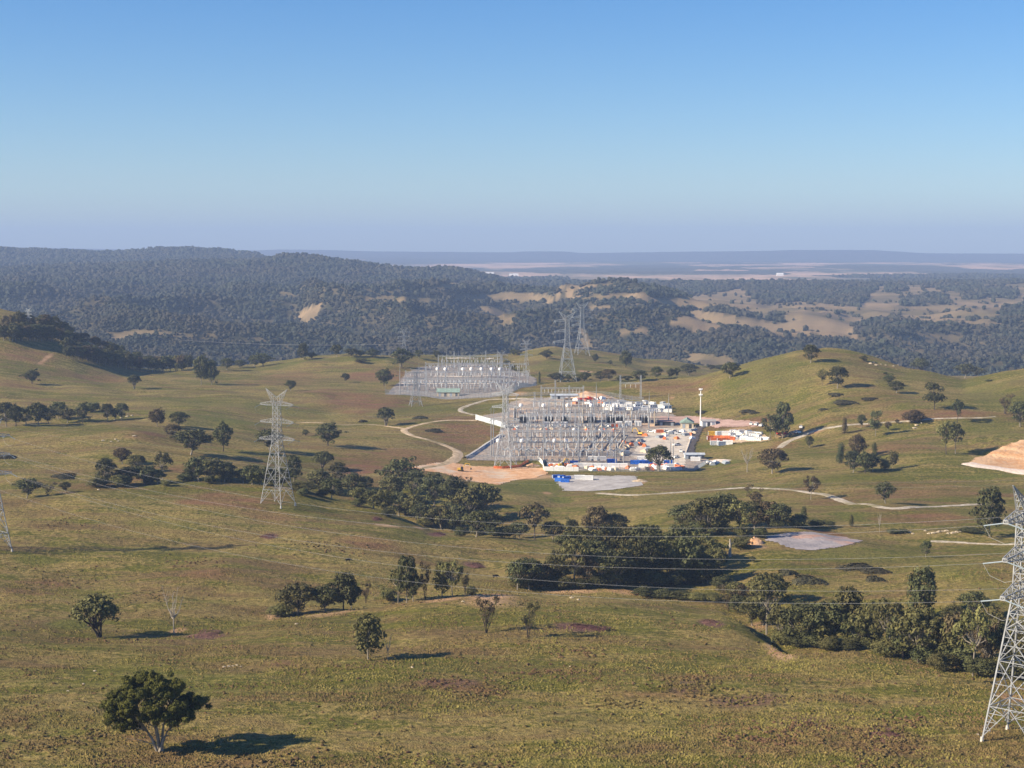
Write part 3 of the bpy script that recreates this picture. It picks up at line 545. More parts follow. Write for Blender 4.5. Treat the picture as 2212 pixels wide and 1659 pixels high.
zone('on the green crest left of the substation', 'trees along the crest of the left paddock', [(69, 829, 30, 37, 'rd'), (289, 840, 32, 31, 'ud'), (435, 831, 62, 40, 'td'), (457, 831, 52, 34, 'td'), (628, 845, 25, 25, 'rd'), (747, 826, 21, 19, 'rd'), (830, 833, 36, 44, 'rd'), (868, 793, 40, 50, 'rd'), (780, 783, 10, 28, 'bo')])
zone('showing over the left paddock crest', 'trees behind the crest of the left paddock', [(490, 799, 26, 32, 'rd'), (518, 795, 18, 28, 'rd'), (550, 793, 26, 30, 'rd'), (568, 791, 28, 38, 'rd'), (655, 778, 36, 30, 'td'), (672, 776, 16, 26, 'rd'), (728, 771, 28, 28, 'rd'), (758, 771, 20, 34, 'rd'), (778, 771, 15, 24, 'rd'), (805, 772, 18, 34, 'rd'), (905, 775, 20, 20, 'rd'), (943, 775, 18, 18, 'rd'), (1110, 768, 14, 20, 'rd'), (1120, 768, 12, 16, 'rd')])
zone('on the knoll beyond the substation', 'trees on the knoll beyond the substation', [(1181, 776, 20, 30, 'rd'), (1286, 783, 19, 17, 'rd'), (1318, 789, 11, 11, 'rd'), (1352, 794, 37, 32, 'td'), (1105, 800, 14, 18, 'rd'), (1095, 790, 12, 16, 'rd'), (1165, 829, 24, 9, 'cd')])
zone('in the hedge row behind the work yard', 'trees in the row behind the work yard', [(1199, 824, 20, 34, 'rd'), (1213, 824, 14, 20, 'ro'), (1227, 826, 17, 15, 'rd'), (1246, 824, 10, 20, 'bd'), (1262, 824, 21, 34, 'rd'), (1298, 823, 22, 30, 'rd'), (1314, 823, 26, 34, 'rb'), (1338, 826, 15, 15, 'rd'), (1356, 824, 13, 26, 'rd'), (1381, 824, 24, 38, 'rd'), (1418, 819, 28, 28, 'rd'), (1450, 816, 20, 24, 'rd'), (1463, 815, 22, 16, 'rd'), (1488, 810, 24, 42, 'rd'), (1536, 800, 13, 20, 'rd'), (1553, 797, 10, 24, 'bd')])
zone('on the big green hill at right', 'trees on the big green hill', [(1576, 817, 36, 42, 'rd'), (1640, 772, 14, 30, 'bd'), (1751, 784, 40, 38, 'rd'), (1776, 833, 36, 32, 'so'), (1809, 839, 48, 45, 'rd'), (1866, 780, 12, 20, 'rd'), (1920, 829, 20, 28, 'rd'), (1937, 849, 26, 38, 'rd'), (1989, 795, 38, 44, 'ud'), (1912, 808, 6, 10, 'bd'), (1934, 781, 12, 22, 'bd'), (2084, 816, 32, 46, 'rd'), (2112, 812, 20, 44, 'ro'), (2019, 885, 58, 56, '2d'), (2136, 824, 5, 14, 'bd')])
zone('along the upper gravel road at right', 'trees along the upper gravel road', [(1662, 952, 60, 44, 'sd'), (1690, 947, 76, 46, 'td'), (1676, 944, 50, 30, 'rd'), (1748, 967, 26, 20, 'rd'), (1825, 937, 32, 19, 'cb'), (1861, 924, 30, 20, 'rd'), (1891, 942, 55, 37, '2d'), (1918, 930, 20, 15, 'rb'), (1938, 915, 10, 10, 'rb'), (1976, 913, 31, 48, 'bb'), (2068, 913, 51, 34, 'sg'), (2171, 894, 43, 46, 'vb'), (2204, 922, 56, 50, 'rd'), (2044, 982, 72, 50, 'so'), (2064, 980, 66, 42, 'sd')])
zone('in the clump beside the quarry paddock', 'trees of the clump in the right paddock', [(1817, 1000, 42, 26, 'cg'), (1843, 1021, 48, 44, 'rg'), (1852, 992, 54, 42, 'rb'), (1868, 1022, 46, 44, 'rd'), (1886, 1018, 40, 40, 'rg'), (1889, 988, 30, 21, 'cd'), (1912, 1015, 26, 22, 'bo'), (1928, 1012, 38, 23, 'to')])
zone('in the paddock around the long gravel road', 'lone trees around the long gravel road', [(1668, 1023, 54, 68, 'rb'), (1751, 1079, 54, 38, 'sb'), (1913, 1088, 50, 44, 'rd'), (1900, 1150, 48, 16, 'dd'), (1838, 1137, 24, 17, 'co'), (2137, 1161, 106, 80, 'td'), (2000, 1204, 37, 27, 'rd'), (1930, 1152, 12, 36, 'bd'), (1953, 1151, 11, 20, 'bd'), (2096, 1150, 12, 52, 'bd'), (1614, 1020, 58, 44, 'db')])
zone('standing before the substation front fence', None, [(1424, 1018, 57, 62, 'ud')])
zone('beside the rounded tree at the front fence', None, [(1399, 1017, 10, 13, 'bb')])
def understory(src, phrase, group, x0, x1, n, seed):
    R = np.random.default_rng(seed); P = sorted(src); xs = [p[0] for p in P]; L = sorted([(x0 + (x1 - x0) * (i + .5) / n + R.normal() * 4, R.random()) for i in range(n)])
    for i, (x, q) in enumerate(L):
        near = min(P, key=lambda p: abs(p[0] - x)); hh = near[2] * (.34 + .2 * q); tree(x, near[1] + 2 - q * 8, hh, hh * 1.5, 'shrub', 'dark' if i % 3 else 'olive', '%s low bushy understory shrub, %s %s' % ('dark' if i % 3 else 'olive', ordinal(i, n), phrase), group)
understory([(1118, 1276, 64), (1200, 1274, 80), (1300, 1270, 80), (1400, 1266, 90), (1520, 1264, 80)], 'in the lower creek thicket', 'understory shrubs of the lower creek', 1105, 1540, 13, 1)
understory([(1200, 1240, 60), (1300, 1236, 70), (1400, 1240, 80), (1540, 1244, 70)], 'inside the lower creek thicket', 'inner shrubs of the lower creek', 1190, 1550, 9, 2)
understory([(1670, 1392, 90), (1734, 1400, 90), (1850, 1404, 90), (1924, 1422, 100), (1985, 1436, 100), (2066, 1450, 110), (2146, 1462, 110), (2204, 1472, 110)], 'in the lower right gully', 'understory shrubs of the lower right gully', 1662, 2215, 14, 3)
understory([(580, 1052, 40), (700, 1072, 46), (780, 1096, 46), (862, 1118, 54), (938, 1140, 56), (1012, 1158, 60), (1070, 1164, 40)], 'in the belt below the earthworks', 'understory shrubs below the earthworks', 570, 1085, 14, 4)
understory([(210, 1054, 40), (300, 1048, 44), (430, 1044, 50), (560, 1050, 40)], 'behind the left knoll', 'understory shrubs behind the left knoll', 205, 565, 8, 5)
understory([(1470, 1148, 60), (1531, 1156, 70), (1600, 1160, 70), (1700, 1146, 50)], 'on the bank below the gravel road', 'understory shrubs on the bank', 1462, 1740, 7, 6)
# near paddock: one by one
tree(214, 1377, 98, 112, 'umbrella', 'olive', 'wide umbrella shaped gum tree on near slope with fanned pale limbs', None, rz=.4, var=1)
tree(376, 1369, 108, 70, 'dead', 'dark', 'tall leafless silvery tree standing beside the umbrella shaped gum', None, rz=2, var=0)
tree(795, 1425, 97, 84, 'tall', 'olive', 'layered olive gum with straight trunk alone in near paddock centre', None, rz=1, var=2)
tree(838, 1425, 58, 26, 'dead', 'dark', 'small bare white sapling right beside the layered gum', None, rz=3, var=1)
tree(1050, 1367, 80, 58, 'vase', 'brown', 'half bare upswept tree, left one of the near pair', None, rz=.8, var=0)
tree(1140, 1378, 82, 60, 'vase', 'olive', 'vase shaped tree with clumped top, right one of the near pair', None, rz=2.2, var=2)
# the large gum in the left foreground gets its own, finer meshes
def hero():
    X, Y, Z = hit(345, 1623); R = np.random.default_rng(5); m = MB(); lob = []
    pxm = Y / F; Hh = 174 * pxm
    tips = []
    for k in range(34):
        a = k * 2.39996; f = math.sqrt((k + .5) / 34); rx = 9.2 * f; ry = 6.6 * f
        z = 11.6 + 3.6 * (1 - f * f) + (R.random() - .5) * 3.0 - 1.2 * f
        x = math.cos(a) * rx - 1.9; z -= max(0, -x - 3) * .28; z -= max(0, x - 2) * .18
        tips.append(Vector((x, math.sin(a) * ry, min(z, Hh - 1.0))))
    tips += [Vector((-7.2, -1, 5.6)), Vector((-5.6, -2.4, 6.8)), Vector((-8.2, .4, 8.2)), Vector((-6.6, -3, 8.4)), Vector((5.8, -1, 8.2)), Vector((4.2, -3.2, 7.6)), Vector((7.6, 1, 9.6)), Vector((1, -4.6, 8.3)), Vector((-2.4, -4.8, 8.8)), Vector((3.2, 3, 9)), Vector((8.8, 0, 10.6)), Vector((-8.6, -1, 10.2)), Vector((6.8, -3.4, 9.2)), Vector((-4.8, -4.4, 9.8)), Vector((0, -5.4, 10)), Vector((4, -4.8, 10.4))]
    base = [Vector((-.35, 0, -.4)), Vector((.1, .2, -.4)), Vector((.4, -.1, -.4)), Vector((0, -.3, -.4)), Vector((-.1, .3, -.4))]
    fork = [Vector((-3.6, -.6, 6.4)), Vector((-1.4, 1.4, 7.6)), Vector((1.0, .5, 7.4)), Vector((2.9, -.9, 6.6)), Vector((-.6, -2.0, 6.6))]
    for b, q in zip(base, fork):
        md = b.lerp(q, .4) + Vector((q.x * -.06, 0, .3)); m.tube([b, b.lerp(md, .5), md, q], [.42, .34, .27, .19], 8)
    for t in tips:
        q = min(range(5), key=lambda i: (fork[i] - t).length); s_ = base[q].lerp(fork[q], .7 + .3 * R.random()); md = s_.lerp(t, .5) + Vector((R.normal() * .3, R.normal() * .3, -.5)); m.tube([s_, md, t], [.15, .10, .04], 6)
        for e in range(3): s2 = md.lerp(t, R.random()); m.tube([s2, s2 + Vector((R.normal() * .8, R.normal() * .8, R.random() * 1.2))], [.05, .02], 4)
        r = 1.15 + .55 * R.random(); lob.append((tuple(t), r, .72))
        for e in range(6): o = R.normal(size=3) * [1.3, 1.2, .8]; lob.append((tuple(np.array(t) + o), .55 + .45 * R.random(), .8))
    m.tube([(-1.2, -.4, 1.6), (-4.2, -1.3, 2.9), (-6.5, -1.8, 3.3)], [.12, .07, .03], 5)
    V, Fc = leaves(lob, 11, .19, R, .35)
    o = thing('large_gum_tree', 'largest tree, broad olive gum with many pale stems in left foreground', 'tree', (X, Y, Z), 0)
    link('trunk', m.mesh('trunk'), M_BARK, o); link('crown', mesh_np('crown', V, Fc), M_HERO, o)
M_HERO = foliage_mat('leaf_hero', (.024, .030, .006), (.092, .088, .016))
hero()
# tree belt on the left hillside
R0 = np.random.default_rng(12); belt = []
for k in range(56):
    t = (k + .5) / 56; x = 2 + 405 * t; lo = np.interp(x, [0, 60, 125, 150, 200, 270, 330, 410], [737, 738, 737, 774, 784, 797, 803, 801]); hi = np.interp(x, [0, 60, 125, 150, 200, 270, 330, 410], [705, 700, 708, 730, 748, 778, 796, 798])
    for q in range(2 if x < 300 else 1):
        y = lo - (lo - hi) * (0.05 + .9 * R0.random() if q else .08 * R0.random()); hh = 24 + 12 * R0.random()
        if 128 < x < 142 and y > 740: continue
        belt.append((x + R0.normal() * 3, y, hh, 24 + 12 * R0.random(), random.choice(['rd', 'rd', 'rb', 'ro', 'td'])))
zone('in the tree belt on the left hill', 'trees of the belt on the left hill', belt)
# ------------------------------------------------------------------ bramble mounds, tussocks, rocks, cattle
M_BRAM = foliage_mat('bramble', (.022, .022, .012), (.062, .055, .030))
M_BRAK = foliage_mat('dead_bracken', (.075, .035, .028), (.15, .075, .06))
def mound_mesh(seed, n=900):
    R = np.random.default_rng(seed); a = R.random(n) * 6.283; r = np.sqrt(R.random(n)) * .5; hgt = (1 - (r / .5) ** 2) ** .5 * (.75 + .35 * R.random(n))
    edge = 1 + .25 * np.sin(a * 3 + seed) + .12 * np.sin(a * 7); P = np.stack([np.cos(a) * r * edge, np.sin(a) * r * edge, hgt], 1)
    nn = np.stack([np.cos(a) * r, np.sin(a) * r, .5 + 0 * a], 1) + R.normal(size=(n, 3)) * .2; nn /= np.linalg.norm(nn, axis=1)[:, None]
    t = np.cross(nn, R.normal(size=(n, 3))); t /= np.linalg.norm(t, axis=1)[:, None]; b = np.cross(nn, t); s = .045
    sc = np.array([1, 1, 6]) ; V = np.stack([P + t * s * sc, P - t * s * .5 * sc + b * s * .8 * sc, P - t * s * .5 * sc - b * s * .8 * sc], 1).reshape(-1, 3)
    return mesh_np('thicket', V, np.arange(n * 3).reshape(-1, 3))
MND = [mound_mesh(3), mound_mesh(4), mound_mesh(8)]
def mounds(items, mat, name, cat, lab, group, hm=1.6):
    mm = [m.copy() for m in MND]
    for m in mm: m.materials.append(mat)
    items = sorted(items)
    for i, (x, y, w, h) in enumerate(items):
        X, Y, Z = hit(x, y); _, y1, _ = hit(x, y - h / 2); _, y2, _ = hit(x, y + h / 2); dep = min(max(abs(y1 - y2), w * Y / F * .3), w * Y / F * 1.5)
        o = link(name, mm[i % 3]); o.location = (X, Y, Z - .2); o.scale = (w * Y / F, dep, hm)
        tag(o, lab % ordinal(i, len(items)), cat, group)
mounds([(1855, 1228, 84, 16), (1895, 1236, 60, 10), (1745, 1256, 72, 20), (1890, 1254, 42, 12), (1824, 869, 50, 20), (1805, 853, 34, 10), (1880, 863, 42, 7), (1516, 891, 32, 9), (1615, 889, 38, 8), (137, 1030, 52, 13), (17, 989, 38, 12), (938, 931, 38, 9), (908, 903, 32, 8), (783, 911, 18, 6), (1700, 1240, 40, 9), (1780, 886, 22, 3), (1630, 893, 24, 4), (1340, 735, 1, 1)][:-1], M_BRAM, 'bramble_thicket', 'bush', 'dark flat bramble thicket on open grass, %s of the bramble thickets', 'bramble thickets on the paddocks')
mounds([(445, 1374, 84, 14), (1261, 1356, 100, 14), (1536, 1346, 46, 16), (580, 1158, 34, 12), (813, 1121, 24, 10), (945, 1154, 34, 8), (1020, 1221, 52, 12), (1916, 1586, 60, 14)], M_BRAK, 'bracken_patch', 'bush', 'reddish purple patch of dead bracken, %s of the bracken patches', 'dead bracken patches', .5)

def grass():
    R = np.random.default_rng(21); n = 120000
    ys = 300 * np.exp(R.random(n) ** 1.25 * math.log(640 / 300)); xs = (R.random(n) * .72 - .36) * ys
    d = fbm(xs / 9, ys / 9, 101, 3) + fbm(xs / 45, ys / 30, 102, 2) * .8; k = d > (R.random(n) - .5) * .35 + .02; xs, ys = xs[k], ys[k]; m = len(xs); zs = ground(xs, ys) + CAMZ
    r = .22 + .34 * R.random(m) ** 2; h = .16 + .36 * R.random(m) ** 1.5; ang = R.random(m) * 6.28; nv = 5
    V = np.zeros((m, nv + 1, 3)); V[:, 0] = np.stack([xs + R.normal(size=m) * .08, ys, zs + h], 1)
    for q in range(nv):
        a = ang + q * 6.283 / nv; rr = r * (.75 + .5 * R.random(m)); V[:, q + 1] = np.stack([xs + np.cos(a) * rr, ys + np.sin(a) * rr, zs - .08], 1)
    f = np.array([(0, q + 1, (q + 1) % nv + 1) for q in range(nv)]); f = f[None] + (np.arange(m) * (nv + 1))[:, None, None]
    k = N('tussock_grass'); p = k.pos(); a = k.noise(p, .35, 3, .6, .35, .65); b = k.noise(p, .05, 3, .6, .4, .6)
    c = k.mix(a, (.085, .078, .014), (.23, .19, .055)); c = k.mix(b, c, k.mix(a, (.07, .048, .02), (.18, .12, .05)))
    o = link('tussock_grass', mesh_np('tussock_grass', V.reshape(-1, 3), f.reshape(-1, 3)), k.out(c, .9)); tag(o, 'tufts of dry yellow tussock grass over the near paddock', 'grass', kind='stuff'); print('tufts', m)
grass()
def bracken():
    R = np.random.default_rng(33); B = [(1480, 1490, 70, 10), (1620, 1512, 110, 12), (1480, 1472, 70, 8), (970, 1478, 90, 9), (1180, 1452, 70, 9), (1040, 1500, 60, 7), (1740, 1575, 90, 12), (1860, 1612, 110, 12), (1640, 1600, 80, 9), (560, 1648, 110, 9), (1010, 1652, 80, 6), (1900, 1592, 70, 12), (1960, 1560, 60, 8), (130, 1255, 60, 16), (320, 1290, 60, 8), (170, 1600, 70, 14), (1250, 1410, 60, 7), (120, 1130, 60, 8), (700, 1180, 90, 9), (420, 1215, 60, 7), (1900, 1650, 70, 6), (1340, 1520, 60, 6)]
    xs, ys = [], []
    for px, py, rx, ry in B:
        x, y, z = hit(px, py); _, y1, _ = hit(px, py - ry); _, y2, _ = hit(px, py + ry); n = int(rx * .9); xs += list(x + R.normal(size=n) * rx * y / F * .75); ys += list(y + R.normal(size=n) * max(3, abs(y1 - y2) * .45))
    n = 900; q = 300 * np.exp(R.random(n) * .7); xs += list((R.random(n) * .7 - .35) * q); ys += list(q)
    xs, ys = np.array(xs), np.array(ys); m = len(xs); zs = ground(xs, ys) + CAMZ; V = ico_v[None] * (1 + (R.random((m, 12, 1)) - .5) * .7); s = (.17 + .28 * R.random(m))[:, None]
    out = np.stack([V[..., 0] * s * 1.3 + xs[:, None], V[..., 1] * s * 1.3 + ys[:, None], V[..., 2] * s * .8 + zs[:, None] + .15], -1); f = ico_f[None] + (np.arange(m) * 12)[:, None, None]
    k = N('bracken_tufts'); p = k.pos(); a = k.noise(p, 1.2, 2, .6, .35, .65); b = k.noise(p, .03, 2, .6, .42, .58)
    o = link('dead_bracken_tufts', mesh_np('dead_bracken_tufts', out.reshape(-1, 3), f.reshape(-1, 3)), k.out(k.mix(b, k.mix(a, (.06, .046, .016), (.16, .12, .045)), k.mix(a, (.07, .038, .020), (.16, .095, .05))), .95)); tag(o, 'scattered brown bracken and weed tufts on the near slopes', 'bracken', kind='stuff')
bracken()
rocks_extra = [(1999 + 6 * k + (k * 37 % 5), 1147 + (k * 13 % 7), 8 + k % 4, 4 + k % 3) for k in range(14)] + [(1965, 1150, 9, 5), (1972, 1153, 8, 4), (1956, 1152, 7, 4)]
M_ROCK = simple('granite', (.46, .38, .27), .9, .35, .8)
def rock_mesh(seed):
    R = np.random.default_rng(seed); import bmesh
    bm = bmesh.new(); bmesh.ops.create_icosphere(bm, subdivisions=2, radius=.5)
    for v in bm.verts: v.co *= 1 + .25 * math.sin(v.co.x * 9 + seed) * math.cos(v.co.y * 8) + R.normal() * .07; v.co.z *= .8
    me = bpy.data.meshes.new('boulder'); bm.to_mesh(me); bm.free(); me.materials.append(M_ROCK); return me
RK = [rock_mesh(1), rock_mesh(2), rock_mesh(5)]
rocks = [(1880, 786, 9, 6), (1887, 783, 7, 5), (1893, 789, 9, 4), (1903, 787, 5, 3), (1930, 791, 6, 4), (1940, 789, 5, 3), (1913, 789, 5, 3), (1980, 919, 10, 5), (1976, 925, 12, 5), (1990, 914, 6, 4), (262, 903, 7, 4), (275, 900, 8, 4), (285, 898, 6, 4), (248, 907, 6, 3), (290, 942, 10, 4),
         (250, 949, 7, 3), (240, 954, 6, 3), (222, 952, 8, 4), (255, 953, 6, 3), (484, 1441, 8, 5), (494, 1440, 9, 6), (503, 1439, 7, 4), (512, 1437, 8, 4), (520, 1440, 5, 4), (890, 1442, 7, 5), (205, 1450, 8, 5), (180, 1478, 7, 5), (147, 1493, 7, 4), (1250, 1296, 8, 5), (1235, 1292, 10, 6), (1232, 1440, 5, 4), (2112, 1588, 9, 6), (345, 1041, 7, 3), (372, 1040, 6, 3), (213, 1058, 7, 4), (1000, 1300, 8, 5), (640, 1348, 8, 4), (585, 908, 6, 3), (1110, 782, 6, 3), (915, 801, 5, 3)]
rocks += rocks_extra; rocks.sort()
for i, (x, y, w, h) in enumerate(rocks):
    X, Y, Z = hit(x, y); o = link('boulder', RK[i % 3]); o.location = (X, Y, Z + .1 * h * Y / F); o.scale = (w * Y / F, w * Y / F * .9, h * Y / F); o.rotation_euler = (0, 0, i * 1.7)
    tag(o, 'weathered pale granite boulder in grass, %s of the boulders' % ordinal(i, len(rocks)), 'boulder', 'granite boulders on the paddocks')
def cow():
    m = MB(); m.tube([(-1.1, 0, 1.0), (-.9, 0, 1.05), (-.2, 0, 1.0), (.5, 0, 1.02), (.9, 0, 1.08), (1.15, 0, 1.0)], [.2, .38, .42, .4, .34, .16], 8)
    m.tube([(1.0, 0, 1.1), (1.4, 0, .85), (1.6, 0, .6), (1.85, 0, .38)], [.24, .17, .17, .09], 6)
    for x in (-.85, .75):
        for y in (-.22, .22): m.tube([(x, y, .95), (x - .05 * (1 if x > 0 else -1), y, .5), (x, y, 0)], [.15, .08, .06], 5)
    m.tube([(-1.15, 0, 1.2), (-1.3, 0, .8), (-1.28, 0, .4)], [.05, .03, .04], 4); m.tube([(1.55, -.22, .75), (1.5, 0, .78), (1.55, .22, .75)], [.03, .05, .03], 4)
    return m.mesh('cow')
CW = cow(); CW.materials.append(simple('black_hide', (.012, .011, .01), .7))
for x, y, l in ((752, 1214, 'black cow grazing alone on the slope below the pylon'), (1070, 1249, 'black cow grazing near the creek gully right of the other')):
    X, Y, Z = hit(x, y); o = link('cow', CW); o.location = (X, Y, Z); o.rotation_euler = (0, 0, .4); tag(o, l, 'cow')

# ------------------------------------------------------------------ roads, pads
def smooth_path(P, step=4):
    P = [np.array(p, float) for p in P]; out = []
    Q = [2 * P[0] - P[1]] + P + [2 * P[-1] - P[-2]]
    for i in range(1, len(Q) - 2):
        a, b, c, d = Q[i - 1:i + 3]; n = max(2, int(np.linalg.norm(c - b) / step))
        for k in range(n): t = k / n; out.append(.5 * ((2 * b) + (c - a) * t + (2 * a - 5 * b + 4 * c - d) * t * t + (3 * b - a - 3 * c + d) * t ** 3))
    out.append(P[-1]); return np.array(out)
def ribbon(name, pts, w, mat, label, lift=.22, world=False, cat=None):
    W_ = [hit(*p)[:2] for p in pts] if not world else pts; P = smooth_path(W_); d = np.gradient(P, axis=0); d /= np.linalg.norm(d, axis=1)[:, None] + 1e-9; nrm = np.stack([-d[:, 1], d[:, 0]], 1); V = []
    K_ = 5; ws = w if isinstance(w, (int, float)) else np.interp(np.linspace(0, 1, len(P)), np.linspace(0, 1, len(w)), w)
    for j in range(K_):
        off = (j / (K_ - 1) - .5) * ws * (1 + .7 * fbm(P[:, 0] / 7 + j, P[:, 1] / 7, 5, 3)); q = P + nrm * (off[:, None] if not np.isscalar(off) else off); z = ground(q[:, 0], q[:, 1]) + CAMZ + (lift if 0 < j < K_ - 1 else -.05); V.append(np.stack([q[:, 0], q[:, 1], z], 1))
    V = np.stack(V, 1); n = len(P); ii, jj = np.meshgrid(np.arange(n - 1), np.arange(K_ - 1), indexing='ij'); b = (ii * K_ + jj).ravel()
    o = link(name, mesh_np(name, V.reshape(-1, 3), np.stack([b, b + 1, b + K_ + 1, b + K_], 1), True), mat); return tag(o, label, cat, kind='structure')
def drape(name, poly, mat, label, lift=.2, res=1.5, rough=1.0):
    W_ = [hit(*p)[:2] for p in poly]; xs = [p[0] for p in W_]; ys = [p[1] for p in W_]
    gx = np.arange(min(xs) - 2, max(xs) + 2, res); gy = np.arange(min(ys) - 2, max(ys) + 2, res); X, Y = np.meshgrid(gx, gy)
    j = fbm(X / 5, Y / 5, 9, 2) * rough * 4; ins = inpoly((X + j)[:-1, :-1], (Y + j)[:-1, :-1], W_)
    Z = ground(X.ravel(), Y.ravel()).reshape(X.shape) + CAMZ + lift; r, c = np.nonzero(ins); nn = X.shape[1]; b = r * nn + c
    Fc = np.stack([b, b + 1, b + nn + 1, b + nn], 1); used, inv = np.unique(Fc, return_inverse=True); V = np.stack([X.ravel(), Y.ravel(), Z.ravel()], 1)[used]
    o = link(name, mesh_np(name, V, inv.reshape(-1, 4), True), mat); return tag(o, label, kind='structure')
def earth(name, a, b, c2=None, sc=.15):
    k = N(name); p = k.pos(); f = k.noise(p, sc, 4, .6, .35, .65); c = k.mix(f, a, b)
    if c2: c = k.mix(k.noise(p, .05, 3, .6, .5, .65), c, c2)
    k.bump(k.noise(p, .6, 3), .5, .3); return k.out(c, .95)
M_GRAVEL = earth('pale_gravel', (.27, .23, .17), (.50, .44, .36), (.22, .19, .11), .35); M_SAND = earth('sandy_track', (.34, .25, .15), (.58, .45, .31), (.24, .19, .10), .35); M_ORANGE = earth('orange_earth', (.48, .25, .12), (.66, .42, .25), (.56, .45, .34), .25)
M_PAD = earth('grey_gravel', (.30, .28, .27), (.43, .41, .40)); M_YARD = earth('yard_gravel', (.18, .15, .13), (.38, .34, .30), (.46, .34, .25), .5); M_CONC = earth('pale_concrete', (.46, .40, .33), (.62, .55, .46)); M_PINK = earth('pinkish_pad', (.24, .22, .23), (.36, .32, .32), (.46, .27, .20), .08); M_BANK_SHADE = earth('bank_shade', (.045, .04, .045), (.12, .105, .10), None, .8)

def strata():
    k = N('quarry_orange'); p = k.pos(); sx_ = k.n('SeparateXYZ'); k.l(p, sx_.inputs[0]); w = k.math('SINE', k.math('ADD', k.math('MULTIPLY', sx_.outputs[2], 1.5), k.math('MULTIPLY', k.noise(p, .05, 3), 5))); f = k.math('ADD', k.math('MULTIPLY', w, .5), .5)
    c = k.mix(f, (.50, .27, .13), (.62, .40, .23)); c = k.mix(k.noise(p, .25, 4, .6, .45, .65), c, (.55, .36, .22)); k.bump(k.noise(p, .5, 3), .6, .5); return k.out(c, .95)
M_QUARRY = strata(); M_PALE = earth('quarry_bank', (.55, .44, .36), (.70, .60, .52), None, .5)
ribbon('gravel_road', [(1290, 1065), (1350, 1069), (1400, 1068), (1500, 1061), (1600, 1054), (1650, 1055), (1740, 1063), (1800, 1074), (1880, 1090), (1940, 1098), (2000, 1095), (2100, 1090), (2135, 1089)], 5.5, M_GRAVEL, 'long pale gravel road crossing the right middle paddocks')
ribbon('gravel_track', [(1683, 968), (1700, 955), (1720, 946), (1760, 931), (1810, 921), (1860, 916), (1920, 912), (1980, 908), (2100, 903), (2150, 900)], [6, 6, 5, 4, 3, 2.5], M_GRAVEL, 'upper gravel road leading right from the site compound')
ribbon('gravel_lane', [(2010, 1169), (2060, 1171), (2200, 1176), (2240, 1177)], 4, M_GRAVEL, 'short grey lane behind the right pylon')
ribbon('access_road', [(1262, 884), (1209, 873), (1160, 865), (1109, 861), (1059, 863), (1028, 871), (1001, 880), (994, 885), (999, 890), (1026, 897)], [7, 7, 6, 6, 5, 5], M_GRAVEL, 'pale road bending between the two switchyards')
ribbon('sandy_road', [(1030, 908), (966, 908), (916, 915), (880, 925), (872, 930), (891, 941), (928, 951), (966, 964), (988, 976), (984, 991), (960, 1003), (910, 1013)], [5, 5, 5, 6, 6, 7, 8, 9, 9, 8], M_SAND, 'sandy haul road curving down to the earthworks')
ribbon('worn_track', [(876, 926), (800, 917), (740, 918), (690, 913), (640, 912)], 4, M_SAND, 'faint sandy vehicle track across the paddock', .12)
drape('earthworks', [(880, 1012), (943, 1000), (978, 1000), (1028, 1008), (1106, 1008), (1172, 1012), (1180, 1024), (1150, 1034), (1106, 1038), (1075, 1048), (1040, 1044), (1003, 1038), (975, 1028), (943, 1021), (900, 1017)], M_ORANGE, 'bare orange earthworks before the substation')
drape('gravel_pad', [(1186, 1029), (1281, 1028), (1371, 1029), (1388, 1049), (1320, 1059), (1281, 1062), (1218, 1061)], M_PAD, 'flat grey gravel pad before the substation')
drape('laydown_pad', [(1649, 1160), (1700, 1152), (1754, 1150), (1819, 1160), (1861, 1169), (1834, 1177), (1795, 1185), (1754, 1190), (1721, 1187), (1659, 1171)], M_PINK, 'grey and pink laydown pad near the creek')
drape('quarry_face', [(2093, 1000), (2109, 989), (2159, 969), (2230, 946), (2260, 946), (2260, 1022), (2159, 1011), (2115, 1008)], M_QUARRY, 'orange terraced cutting at the right edge', .25)
ribbon('quarry_bank', [(2090, 1001), (2120, 1007), (2159, 1012), (2200, 1018), (2250, 1024)], 13, M_PALE, 'pale rocky bank along the foot of the cutting', .5)
drape('yard_gravel', [(1027, 903), (1089, 922), (1070, 943), (1008, 988), (1008, 994), (1170, 995), (1185, 1015), (1500, 1017), (1528, 992), (1478, 986), (1508, 925), (1460, 900), (1380, 872), (1290, 852), (1150, 860), (1100, 869), (1092, 890), (1050, 896)], M_YARD, 'brown gravel floor of the main switchyard')
drape('concrete_apron', [(1404, 928), (1503, 922), (1479, 984), (1478, 1008), (1400, 1008), (1360, 985), (1385, 950)], M_CONC, 'pale concrete apron inside the right end of the yard', .3)
drape('embankment', [(1503, 920), (1520, 922), (1502, 960), (1494, 986), (1479, 986), (1490, 955)], M_BANK_SHADE, 'embankment along the right yard edge, its shade painted dark', .5)  # draped strip; the shade of the bank's slope is put into its dark colour
ribbon('wall_capping', [(1008, 990), (1040, 970), (1084, 941)], 6, M_PAD, 'pale grey batter beside the left yard wall', 1.3)
ribbon('kerb_wall', [(1479, 985), (1490, 955), (1502, 921)], 1.6, M_CONC, 'white kerb along the top of the embankment', .8)
M_FARY = earth('far_yard_gravel', (.15, .13, .12), (.30, .28, .26), (.33, .27, .22), .4)
drape('yard_floor', [(834, 851), (925, 858), (1075, 857), (1108, 846), (1157, 832), (1157, 818), (1100, 796), (1000, 785), (905, 793), (870, 812)], M_FARY, 'gravel floor of the far switchyard')
